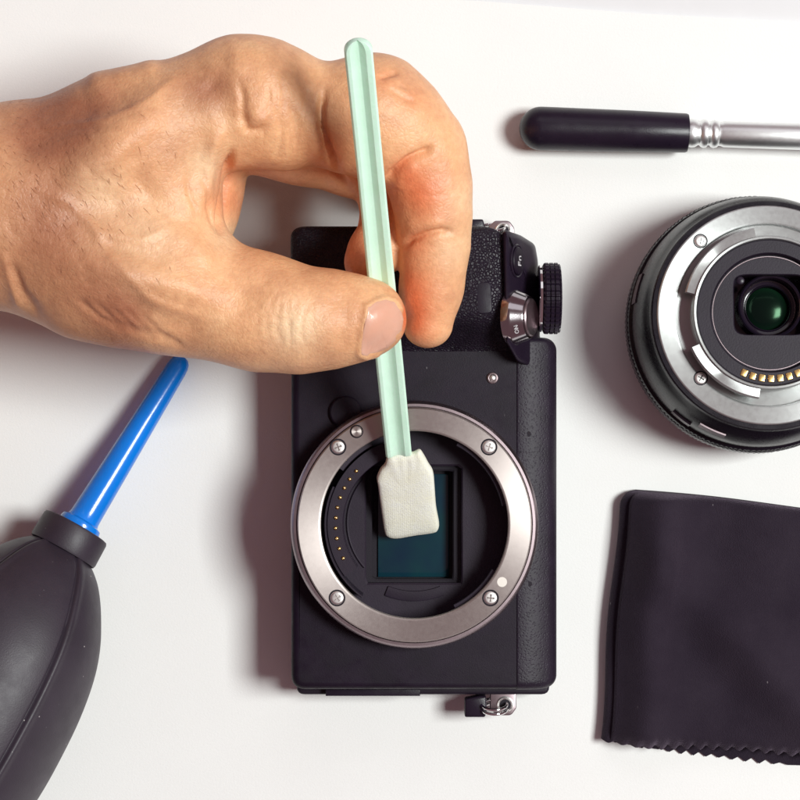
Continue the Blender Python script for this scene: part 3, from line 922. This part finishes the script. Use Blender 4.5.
def swabhead():
    out = [(387.5, 456), (395, 453.5), (405, 452), (413, 452), (419.5, 449.5), (423.5, 454), (428.5, 463), (433, 471), (434.5, 485), (436, 505), (439, 522), (438, 529), (433, 532), (415, 534.5), (397, 537.5), (388, 536), (384.5, 531), (382, 515), (380, 500), (378, 485), (376.8, 477), (380, 469), (385, 463)]
    def zc_(py): return 131 - (py-450)/86.0*65
    V, F = [], []; m = len(out)
    o3 = [P(x, y, zc_(y)) for x, y in out]
    # subdivide the outline
    dense = []
    for i in range(m):
        a, b = o3[i], o3[(i+1) % m]
        z_, y_ = o3[i-1], o3[(i+2) % m]
        for q in range(4):
            t = q/4
            dense.append(0.5*((2*a)+(-z_+b)*t+(2*z_-5*a+4*b-y_)*t*t+(-z_+3*a-3*b+y_)*t**3))
    n = len(dense)
    cc = P(408, 495, zc_(495))
    nrm = Vector((0, -0.45, 0.89)).normalized()
    prof = [(1.0, 0.0), (0.985, 0.46), (0.95, 0.76), (0.86, 0.86), (0.72, 0.96), (0.5, 1.0), (0.25, 1.0)]
    for sgn in (1, -1):
        for s, h in (prof if sgn > 0 else prof[1:]):
            for i, p in enumerate(dense):
                q = cc+(p-cc)*s
                hh = h*(6.2 if sgn < 0 else 7.4)*sgn
                if sgn > 0: hh += h*(0.3*noise.noise(q*0.07)+0.15*noise.noise(q*0.2)) + 0.6*h*math.exp(-((q.y-dense[0].y+3)/5)**2)*math.sin(q.x*0.7)
                V.append(q+nrm*hh)
    L_ = len(prof)
    def rid(k_): return k_*n
    rows = [rid(i) for i in range(L_)]
    for a in range(L_-1):
        for i in range(n):
            j = (i+1) % n
            F.append((rows[a]+i, rows[a]+j, rows[a+1]+j, rows[a+1]+i))
    low = [0]+[rid(L_+i) for i in range(L_-1)]
    for a in range(L_-1):
        for i in range(n):
            j = (i+1) % n
            F.append((low[a]+i, low[a]+j, low[a+1]+j, low[a+1]+i))
    V.append(cc+nrm*7.4); V.append(cc-nrm*6.2)
    for i in range(n):
        j = (i+1) % n
        F.append((rows[-1]+i, rows[-1]+j, len(V)-2)); F.append((low[-1]+i, low[-1]+j, len(V)-1))
    return V, F
part('fabric_head', swabhead(), M['fabric'], swab, sharp=70)

# ---------------------------------------------------------------- hand (one continuous surface from a distance field)
H = 2.0
gx = np.arange(-640, 110, H, dtype=np.float32)
gy = np.arange(-20, 370, H, dtype=np.float32)
gz = np.arange(2, 352, H, dtype=np.float32)
SH = (len(gx), len(gy), len(gz))
def blank(): return np.full(SH, 1e3, np.float32)
def smin(a, b, k_):
    h = np.maximum(k_-np.abs(a-b), 0)/k_
    return np.minimum(a, b)-h*h*k_*0.25
def cone(Fld, a, b, k_=20):
    """round cone between (px,py,z,r) a and b, blended into the field"""
    pa, pb = P(*a[:3]), P(*b[:3])
    ra, rb = a[3]*(D-a[2])/D, b[3]*(D-b[2])/D
    pad = k_+26
    lo = [min(pa[i]-ra, pb[i]-rb)-pad for i in range(3)]; hi = [max(pa[i]+ra, pb[i]+rb)+pad for i in range(3)]
    sl_ = tuple(slice(max(0, int((lo[i]-g[0])/H)), max(0, min(len(g), int((hi[i]-g[0])/H)+2))) for i, g in enumerate((gx, gy, gz)))
    X = gx[sl_[0]][:, None, None]-pa.x; Y = gy[sl_[1]][None, :, None]-pa.y; Z = gz[sl_[2]][None, None, :]-pa.z
    d_ = pb-pa; l2 = max(1e-6, d_.length_squared)
    t = np.clip((X*d_.x+Y*d_.y+Z*d_.z)/l2, 0, 1)
    dist = np.sqrt((X-t*d_.x)**2+(Y-t*d_.y)**2+(Z-t*d_.z)**2)-(ra+(rb-ra)*t)
    Fld[sl_] = smin(Fld[sl_], dist.astype(np.float32), k_)
    return Fld
def chain(Fld, pts, k_=14):
    for a, b in zip(pts[:-1], pts[1:]): cone(Fld, a, b, k_)
    return Fld
palm = blank()
chain(palm, [(-230, 214, 200, 100), (8, 203, 232, 93), (120, 148, 250, 72), (236, 100, 250, 57)], 30)
chain(palm, [(-230, 214, 150, 95), (5, 206, 150, 92), (110, 160, 180, 74), (225, 110, 188, 60)], 30)
chain(palm, [(5, 206, 130, 84), (110, 170, 120, 72), (215, 118, 130, 52)], 30)
chain(palm, [(5, 206, 110, 76), (110, 175, 84, 62), (200, 125, 82, 46)], 30)
# thenar mass and web
chain(palm, [(20, 232, 235, 72), (90, 262, 246, 72), (150, 277, 250, 68)], 26)
chain(palm, [(150, 150, 246, 52), (165, 210, 244, 52), (170, 260, 240, 50)], 24)
chain(palm, [(180, 130, 170, 52), (186, 190, 165, 52), (178, 240, 165, 50)], 22)
thumb = blank()
chain(thumb, [(140, 277, 250, 68), (205, 297, 246, 56), (262, 313, 246, 54), (300, 320, 250, 51)], 22)
chain(thumb, [(300, 320, 250, 51), (335, 319, 252, 46), (364, 318, 252, 38), (370, 318, 251, 35)], 12)
hand = smin(palm, thumb, 26); del palm, thumb
idx = blank()
chain(idx, [(236, 100, 250, 57), (262, 103, 246, 60), (288, 112, 240, 58)], 18)
sec2 = blank()
chain(sec2, [(347, 118, 240, 55), (374, 117, 238, 60), (400, 134, 236, 52), (424, 152, 234, 42)], 16)
idx = smin(idx, sec2, 13)
sec3 = blank()
chain(sec3, [(424, 153, 232, 42), (430, 185, 230, 40), (433, 212, 226, 39)], 10)
idx = smin(idx, sec3, 9)
sec4 = blank()
chain(sec4, [(435, 246, 216, 36), (431, 290, 206, 30), (427, 322, 200, 26)], 10)
idx = smin(idx, sec4, 13)
hand = smin(hand, idx, 20); del idx, sec2, sec3, sec4
mid = blank()
chain(mid, [(225, 110, 188, 58), (300, 132, 178, 50), (360, 150, 168, 46), (400, 165, 165, 42)], 12)
chain(mid, [(400, 165, 165, 42), (396, 205, 170, 34), (388, 232, 178, 30)], 10)
chain(mid, [(388, 232, 186, 30), (376, 250, 200, 27), (368, 262, 208, 24)], 8)
hand = smin(hand, mid, 7); del mid
rng_ = blank()
chain(rng_, [(215, 118, 130, 50), (300, 130, 118, 44), (385, 150, 100, 36)], 12)
chain(rng_, [(385, 150, 100, 36), (425, 165, 88, 30), (420, 190, 82, 25)], 10)
hand = smin(hand, rng_, 6); del rng_
pk = blank()
chain(pk, [(200, 125, 82, 44), (290, 130, 64, 36), (370, 150, 46, 28), (395, 172, 38, 22)], 10)
hand = smin(hand, pk, 6); del pk

def surface_nets(Fv):
    S = Fv < 0
    nx, ny, nz = Fv.shape
    cell = np.zeros((nx-1, ny-1, nz-1), np.uint8)
    for dx in (0, 1):
        for dy in (0, 1):
            for dz in (0, 1):
                cell += S[dx:nx-1+dx, dy:ny-1+dy, dz:nz-1+dz]
    act = np.argwhere((cell > 0) & (cell < 8))
    idm = np.full(cell.shape, -1, np.int32)
    idm[act[:, 0], act[:, 1], act[:, 2]] = np.arange(len(act))
    acc = np.zeros((len(act), 3)); cnt = np.zeros(len(act))
    cs = [(0, 0, 0), (1, 0, 0), (0, 1, 0), (1, 1, 0), (0, 0, 1), (1, 0, 1), (0, 1, 1), (1, 1, 1)]
    vals = [Fv[act[:, 0]+c_[0], act[:, 1]+c_[1], act[:, 2]+c_[2]] for c_ in cs]
    for a in range(8):
        for b in range(a+1, 8):
            df = [cs[b][i]-cs[a][i] for i in range(3)]
            if sum(abs(q) for q in df) != 1: continue
            va, vb = vals[a], vals[b]
            m = (va < 0) != (vb < 0)
            t = np.where(m, va/np.where(m, va-vb, 1), 0)
            for i in range(3):
                acc[:, i] += np.where(m, cs[a][i]+t*df[i], 0)
            cnt += m
    pos = act + acc/cnt[:, None]
    quads = []
    for ax in range(3):
        o1, o2 = [(1, 2), (2, 0), (0, 1)][ax]
        s0 = [slice(None)]*3; s1 = [slice(None)]*3
        s0[ax] = slice(0, -1); s1[ax] = slice(1, None)
        for o in (o1, o2):
            s0[o] = slice(1, -1); s1[o] = slice(1, -1)
        A0, A1 = S[tuple(s0)], S[tuple(s1)]
        for flip, msk in ((False, A0 & ~A1), (True, ~A0 & A1)):
            e = np.argwhere(msk)
            if not len(e): continue
            e[:, o1] += 1; e[:, o2] += 1
            def g(d1, d2):
                q = e.copy(); q[:, o1] -= d1; q[:, o2] -= d2
                return idm[q[:, 0], q[:, 1], q[:, 2]]
            q = np.stack([g(1, 1), g(0, 1), g(0, 0), g(1, 0)], 1)
            if flip: q = q[:, ::-1]
            quads.append(q)
    return pos, np.concatenate(quads)
pos, quads = surface_nets(hand)
vp = np.stack([gx[0]+pos[:, 0]*H, gy[0]+pos[:, 1]*H, gz[0]+pos[:, 2]*H], 1)

def laplace(vp, quads, it, lam=0.5):
    e = np.concatenate([quads[:, [0, 1]], quads[:, [1, 2]], quads[:, [2, 3]], quads[:, [3, 0]]])
    n = len(vp); deg = np.bincount(e.ravel(), minlength=n).astype(float); deg[deg == 0] = 1
    for _ in range(it):
        acc = np.zeros_like(vp)
        for i in range(3):
            acc[:, i] = np.bincount(e[:, 0], vp[e[:, 1], i], n)+np.bincount(e[:, 1], vp[e[:, 0], i], n)
        vp = vp+(acc/deg[:, None]-vp)*lam
    return vp
def normals(vp, quads):
    n_ = np.cross(vp[quads[:, 2]]-vp[quads[:, 0]], vp[quads[:, 3]]-vp[quads[:, 1]])
    out = np.zeros_like(vp)
    for c_ in range(4):
        for i in range(3): out[:, i] += np.bincount(quads[:, c_], n_[:, i], len(vp))
    return out/np.maximum(1e-9, np.linalg.norm(out, axis=1))[:, None]
vp = laplace(vp, quads, 4)
nv = normals(vp, quads)
sk = D/(D-vp[:, 2])
PX = vp[:, 0]*sk+400; PY = 400-vp[:, 1]*sk
up = np.clip(nv[:, 2]*2.5+0.4, 0, 1)
disp = np.zeros(len(vp))
def seg_dist(pts):
    best = np.full(len(vp), 1e9); tt = np.zeros(len(vp)); tot = len(pts)-1
    for i in range(tot):
        ax, ay = pts[i]; bx, by = pts[i+1]
        dx, dy = bx-ax, by-ay; l2 = dx*dx+dy*dy
        t = np.clip(((PX-ax)*dx+(PY-ay)*dy)/l2, 0, 1)
        d_ = np.hypot(PX-ax-t*dx, PY-ay-t*dy)
        m = d_ < best
        best = np.where(m, d_, best); tt = np.where(m, (i+t)/tot, tt)
    return best, tt
def stroke(pts, w_, depth, zmin=150, taper=True):
    """a crease (depth<0) or tendon (depth>0) drawn along the skin"""
    global disp
    d_, t = seg_dist(pts)
    f = np.exp(-(d_/w_)**2)*up*(vp[:, 2] > zmin)
    if taper: f = f*np.clip(np.minimum(t, 1-t)*5+0.15, 0, 1)
    disp += depth*f
# tendons and broad forms
stroke([(40, 225), (75, 185), (115, 140), (160, 95), (200, 68)], 16, 4.0)
stroke([(0, 150), (40, 128), (90, 102), (150, 74)], 24, -9.0)
stroke([(-20, 120), (40, 104), (100, 88)], 16, -4.0)
stroke([(95, 75), (150, 66)], 9, 3.0, taper=False)
stroke([(60, 262), (110, 268), (170, 285), (220, 300)], 12, 3.5)
stroke([(95, 245), (135, 250), (170, 262)], 10, -3.5)
stroke([(120, 300), (165, 322), (205, 330)], 11, -3.0)
stroke([(150, 215), (190, 240), (215, 262)], 10, 2.5)
stroke([(130, 170), (155, 205), (185, 235)], 13, -3.0)
stroke([(203, 205), (207, 165), (220, 128)], 8, 5.5)
stroke([(225, 62), (255, 56), (285, 66)], 20, 3.0)
stroke([(205, 78), (225, 100), (232, 130)], 13, -3.5)
stroke([(60, 175), (110, 160), (165, 115)], 11, 2.5)
stroke([(215, 255), (240, 285), (246, 320)], 16, -3.0)
stroke([(262, 285), (300, 300), (318, 320)], 24, 2.5)
stroke([(338, 290), (344, 320), (340, 350)], 10, -2.2)
# veins
stroke([(30, 185), (70, 205), (100, 232), (140, 240), (175, 225)], 4.2, 1.7)
stroke([(85, 218), (110, 255), (150, 300), (200, 318)], 4.6, 1.6)
stroke([(50, 120), (105, 118), (150, 100), (185, 75)], 4.0, 1.4)
# creases
stroke([(238, 78), (243, 96), (243, 116), (248, 131), (258, 131), (270, 124)], 3.6, -3.4)
stroke([(252, 108), (258, 118), (268, 122)], 8, 3.0)
stroke([(290, 100), (297, 125), (296, 150)], 3, -1.5)
stroke([(305, 85), (312, 105), (314, 120)], 3.5, -1.5)
stroke([(276, 105), (281, 135), (277, 160)], 3, -1.2)
stroke([(325, 88), (321, 108), (321, 128), (326, 148), (334, 168), (349, 190)], 3.4, -7.5)
stroke([(323, 122), (326, 146), (336, 168)], 7, -3.0)
stroke([(311, 100), (312, 130), (318, 160)], 7, 2.5)
stroke([(378, 78), (388, 74), (398, 72)], 3, -3.0)
stroke([(388, 88), (402, 96), (416, 103)], 3, -2.2)
stroke([(396, 84), (408, 88)], 2.2, -1.6)
stroke([(385, 180), (394, 172), (408, 160), (424, 152), (434, 148)], 3.6, -7.0)
stroke([(398, 190), (403, 178), (418, 166)], 7, 2.0)
stroke([(400, 249), (412, 240), (425, 235), (440, 231), (455, 232)], 3.4, -6.0)
stroke([(405, 228), (425, 224), (445, 222)], 6, 2.0)
stroke([(232, 150), (226, 180), (222, 210), (221, 235)], 3.6, -8.0, zmin=110)
stroke([(199, 168), (204, 190), (211, 214), (218, 234)], 2.6, -2.2)
stroke([(186, 178), (190, 196), (197, 212)], 2.2, -1.6)
stroke([(208, 200), (214, 222)], 2.2, -1.4)
# thumb wrinkles over the joint
rw = random.Random(11)
for x_, y_, ln, dp in ((266, 318, 18, -0.8), (273, 306, 14, -0.9), (279, 322, 24, -1.1), (286, 312, 16, -0.8), (291, 330, 18, -1.1), (297, 310, 12, -0.6), (302, 326, 20, -0.8), (309, 318, 12, -0.5), (258, 326, 14, -0.5)):
    stroke([(x_+rw.uniform(2, 6), y_-ln), (x_+rw.uniform(-2, 2), y_-ln*0.3), (x_+rw.uniform(-3, 1), y_+ln*0.4), (x_+rw.uniform(-1, 5), y_+ln)], rw.uniform(1.6, 2.6), dp)
for i in range(16):   # fine folds on the side of the index finger
    x_ = 262+i*3.4+rw.uniform(-1.5, 1.5); y_ = rw.uniform(95, 140); ln = rw.uniform(10, 26)
    stroke([(x_-2, y_-ln), (x_+rw.uniform(-1, 2), y_), (x_+rw.uniform(-3, 2), y_+ln)], rw.uniform(1.4, 2.2), rw.uniform(-0.9, -0.3))
for i in range(26):   # back of the hand: short slanting folds near the wrist
    x_ = rw.uniform(5, 190); y_ = rw.uniform(120, 300); ln = rw.uniform(8, 20)
    stroke([(x_-ln*0.5, y_-ln*0.8), (x_, y_), (x_+ln*0.6, y_+ln*0.6)], rw.uniform(2.0, 4.0), rw.uniform(-0.7, -0.2))
for i in range(14):   # finger segments
    x_ = rw.uniform(400, 450); y_ = rw.uniform(160, 330); ln = rw.uniform(5, 12)
    stroke([(x_-ln, y_+rw.uniform(-2, 2)), (x_, y_-1), (x_+ln, y_+rw.uniform(-3, 1))], rw.uniform(1.4, 2.2), rw.uniform(-0.5, -0.2))
for x_, y_ in ((100, 318), (116, 322), (132, 327), (146, 330), (160, 334)):
    stroke([(x_-22, y_-20), (x_, y_), (x_+25, y_+14)], 3.0, -2.0)
stroke([(10, 262), (22, 292), (40, 318)], 5, -3.0)
stroke([(2, 250), (12, 285), (20, 310)], 4, 2.0)
# nail bed: cuticle fold and flattened plate
nailpoly = [(367, 307), (375, 301.5), (386, 298.5), (395, 301), (401, 309), (403.5, 319), (402.5, 331), (397, 343), (388, 351), (377, 355.5), (366, 357), (359.5, 354.5), (361, 341), (364, 325)]
stroke(nailpoly[-5:]+nailpoly[:5], 3.4, 3.0, taper=False)
d_, _t = seg_dist([(372, 335), (385, 325), (392, 320)])
disp += -2.4*np.exp(-(d_/19)**4)*up
# low-frequency unevenness
ph = vp*0.035
disp += 0.9*np.sin(ph[:, 0]*1.3+1.7*np.sin(ph[:, 1]*1.1)+ph[:, 2])*np.sin(ph[:, 1]*1.7+np.sin(ph[:, 0]*0.9)*1.3)
vp = vp+nv*disp[:, None]
vp = laplace(vp, quads, 1, 0.4)

hb = P(150, 230, 0)
hme = bpy.data.meshes.new('hand')
hme.vertices.add(len(vp)); hme.loops.add(quads.size); hme.polygons.add(len(quads))
loc = (vp-np.array([hb.x, hb.y, 0]))*U
hme.vertices.foreach_set('co', loc.astype(np.float32).ravel())
hme.loops.foreach_set('vertex_index', quads.astype(np.int32).ravel())
hme.polygons.foreach_set('loop_start', np.arange(0, quads.size, 4, dtype=np.int32))
hme.update(calc_edges=True)
hme.validate()
hme.shade_smooth()
# skin redness, with red glow, shade and highlights painted into the vertex colour
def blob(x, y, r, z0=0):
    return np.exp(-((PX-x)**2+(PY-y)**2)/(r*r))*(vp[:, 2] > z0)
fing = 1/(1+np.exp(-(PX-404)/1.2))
red = 0.85*blob(418, 196, 28)+fing*(1.25*blob(404, 320, 27)+0.85*blob(406, 282, 24))+0.6*blob(414, 244, 18)+0.45*blob(405, 170, 16)+0.12*blob(385, 320, 16)+0.4*blob(232, 200, 22)+0.3*blob(383, 80, 12)+0.25*blob(415, 100, 14)+0.35*blob(330, 150, 20)+0.3*blob(228, 170, 12)+0.45*blob(355, 245, 28)  # redness, with the translucent glow of finger and tip painted in
skin_shade = 0.75*blob(215, 88, 28)+0.75*blob(70, 112, 38)+0.55*blob(20, 125, 40)+0.5*blob(110, 90, 24)+0.6*blob(130, 325, 30)+0.45*blob(190, 345, 24)+0.4*blob(330, 355, 24)+0.4*blob(350, 120, 24)+0.7*blob(40, 250, 70)+0.5*blob(60, 130, 50)+0.6*blob(110, 300, 45)+0.35*blob(60, 200, 50)+0.4*blob(185, 90, 26)+0.4*blob(180, 150, 30)  # painted shade: darker where the hand turns away from the window
pale = 0.5*blob(100, 190, 26)+0.5*blob(300, 325, 22)+0.5*blob(458, 200, 20)+0.5*blob(450, 250, 20)+0.8*blob(207, 165, 20)+0.6*blob(225, 235, 18)+0.5*blob(290, 330, 26)+0.45*blob(150, 230, 38)  # painted highlights on the ridge, web, thumb and finger edge
col = np.stack([np.clip(red, 0, 1), np.clip(skin_shade, 0, 1), np.clip(pale, 0, 1), np.ones(len(vp))], 1)
at = hme.color_attributes.new('red_shade_lit', 'FLOAT_COLOR', 'POINT')
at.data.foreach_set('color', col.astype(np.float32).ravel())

def skin_mat():
    m, nt, b = newmat('skin')
    v = coords(nt)
    va = nt.nodes.new('ShaderNodeVertexColor'); va.layer_name = 'red_shade_lit'  # channels: redness with glow, painted shade, painted highlights
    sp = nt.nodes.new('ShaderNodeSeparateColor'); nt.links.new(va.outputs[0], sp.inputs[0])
    base = ramp(nt, noise_tex(nt, v, 0.022, 6, 0.62), [(0.30, (0.69, 0.345, 0.185)), (0.52, (0.83, 0.45, 0.235)), (0.75, (0.89, 0.54, 0.30))])
    c1 = mix(nt, sp.outputs[1], base, (0.41, 0.165, 0.09))
    c2 = mix(nt, sp.outputs[2], c1, (0.94, 0.68, 0.43))
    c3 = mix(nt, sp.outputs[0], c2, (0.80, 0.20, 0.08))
    # fine mottling and tiny follicle dots
    mt = ramp(nt, noise_tex(nt, v, 0.16, 5, 0.7), [(0.35, (0.88, 0.82, 0.80)), (0.65, (1.05, 1.05, 1.05))])
    c4 = mix(nt, 0.75, c3, mt, 'MULTIPLY')
    vo = nt.nodes.new('ShaderNodeTexVoronoi'); vo.inputs['Scale'].default_value = 0.16
    nt.links.new(v, vo.inputs['Vector'])
    dot = ramp(nt, vo.outputs['Distance'], [(0.07, 0.55), (0.14, 0.0)])
    k_ = nt.nodes.new('ShaderNodeMath'); k_.operation = 'MULTIPLY'
    nt.links.new(dot, k_.inputs[0]); nt.links.new(sp.outputs[1], k_.inputs[1])
    c5 = mix(nt, k_.outputs[0], c4, (0.25, 0.10, 0.07))
    nt.links.new(c5, b.inputs['Base Color'])
    b.inputs['Roughness'].default_value = 0.44
    b.inputs['Specular IOR Level'].default_value = 0.42
    b.inputs['Subsurface Weight'].default_value = 0.22
    b.inputs['Subsurface Radius'].default_value = (12*U, 4.5*U, 2.4*U)
    b.inputs['Subsurface Scale'].default_value = 1.0
    # relief: fine lattice of skin lines plus pores
    v2 = nt.nodes.new('ShaderNodeTexVoronoi'); v2.inputs['Scale'].default_value = 0.24; v2.feature = 'DISTANCE_TO_EDGE'
    nt.links.new(v, v2.inputs['Vector'])
    n1 = bump(nt, b, ramp(nt, v2.outputs['Distance'], [(0.0, 0.0), (0.22, 1.0)]), 0.36, 0.36)
    n2 = bump(nt, b, noise_tex(nt, v, 0.12, 7, 0.66), 1.4, 0.42, n1)
    bump(nt, b, noise_tex(nt, v, 0.035, 3, 0.5), 4.0, 0.5, n2)
    return m
M['skin'] = skin_mat()
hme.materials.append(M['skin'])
handobj = link('hand', hme, base=(hb.x, hb.y, 0))
tagit(handobj, 'bare hand reaching in from the left, pinching the swab between thumb and fingers', 'hand')

# thumb nail laid on the surface
def nail():
    m = simple('finger nail', (0.72, 0.385, 0.275), 0.36, nscale=0.3, ndist=0.15, cvar=0.03, coat=0.15)
    b = m.node_tree.nodes['Principled BSDF']
    b.inputs['Subsurface Weight'].default_value = 0.3
    b.inputs['Subsurface Radius'].default_value = (8*U, 4*U, 3*U); b.inputs['Subsurface Scale'].default_value = 1.0
    sel = (PX > 345) & (PX < 404) & (PY > 285) & (PY < 370) & (vp[:, 2] > 240)
    q = vp[sel]; qx = q[:, 0]*D/(D-q[:, 2])+400; qy = 400-q[:, 1]*D/(D-q[:, 2])
    A_ = lambda x, y: np.stack([np.ones_like(x), x, y, x*x, x*y, y*y], -1)
    inn = np.hypot((qx-381)/1.0, (qy-328)/1.25) < 25
    ux, uy = (qx[inn]-381)/20, (qy[inn]-328)/20
    co_ = np.linalg.lstsq(A_(ux, uy), q[inn, 2], rcond=None)[0]
    def zfit(x, y):
        return float(A_(np.array([(x-381)/20]), np.array([(y-328)/20]))[0] @ co_)
    def znear(x, y):
        d2 = (qx-x)**2+(qy-y)**2
        ii = np.argsort(d2)[:8]; ww = 1/(d2[ii]+1)
        return float((q[ii, 2]*ww).sum()/ww.sum())
    def zat(x, y):
        return max(zfit(x, y), znear(x, y)-0.8)
    poly = rounded([Vector(p) for p in nailpoly], 4, 3)
    cx, cy = 381, 329
    V, F = [], []; n = len(poly)
    zc_ = zat(cx, cy)
    fr = [1.0, 0.985, 0.95, 0.88, 0.78, 0.66, 0.5, 0.35, 0.18]
    for s, lift in zip(fr, [-1.5, 0.6, 1.1, 1.5, 1.7, 1.8, 1.8, 1.8, 1.8]):
        for p in poly:
            x, y = cx+(p.x-cx)*s, cy+(p.y-cy)*s
            # smooth curved plate: convex across and along
            w0 = zat(x, y)
            V.append(P(x, y, w0+lift))
    for a in range(len(fr)-1):
        for i in range(n):
            j = (i+1) % n
            F.append((a*n+i, a*n+j, (a+1)*n+j, (a+1)*n+i))
    V.append(P(cx, cy, zc_+1.8))
    for i in range(n): F.append(((len(fr)-1)*n+i, (len(fr)-1)*n+(i+1) % n, len(V)-1))
    return V, F, m
nv_, nf_, nm = nail()
part('thumbnail', (nv_, nf_), nm, handobj, sharp=80)

# short dark hairs on the back of the hand and wrist, as real slivers standing on the skin
def hairs():
    rr = np.random.RandomState(5)
    nn = normals(vp, quads)
    ok = np.where((nn[:, 2] > 0.15) & (PX > -20) & (PX < 200) & (PY > 95) & (PY < 320) & (vp[:, 2] > 120))[0]
    pick = rr.choice(ok, 900, replace=False)
    V, F = [], []
    for i in pick:
        x, y = PX[i], PY[i]
        dens = math.exp(-((x-50)**2)/(75**2))*math.exp(-((y-190)**2)/(75**2))
        if rr.rand() > dens*0.75+0.03: continue
        p = Vector(vp[i]); n_ = Vector(nn[i])
        d_ = Vector((0.55+rr.uniform(-.35, .35), -0.75+rr.uniform(-.3, .3), 0.0)); d_ = (d_-n_*d_.dot(n_)).normalized()
        sd_ = n_.cross(d_).normalized(); ln = rr.uniform(3.5, 12.0); w0 = rr.uniform(0.10, 0.19)
        a = p-n_*0.4
        m_ = p+d_*ln*0.55+n_*1.3
        t_ = p+d_*ln+n_*(0.8+rr.uniform(0, .8))+sd_*rr.uniform(-.8, .8)
        k0 = len(V)
        V += [a-sd_*w0, a+sd_*w0, m_+sd_*w0*0.7, m_-sd_*w0*0.7, t_, a+n_*w0, m_+n_*w0]
        F += [(k0, k0+5, k0+6, k0+3), (k0+5, k0+1, k0+2, k0+6), (k0+3, k0+6, k0+4), (k0+6, k0+2, k0+4), (k0, k0+3, k0+2, k0+1), (k0+3, k0+4, k0+2)]
    return V, F
M['hair'] = simple('arm hair', (0.34, 0.15, 0.08), 0.5)
ho = part('hair', hairs(), M['hair'], handobj)
ho['kind'] = 'stuff'

# the lens leans a little on its uneven front rim
tl = math.radians(4.6)
lens.rotation_euler = (-tl, 0, 0)
lens.location = (Vector((LC.x, LC.y-125*math.sin(tl), 9.0)))*U
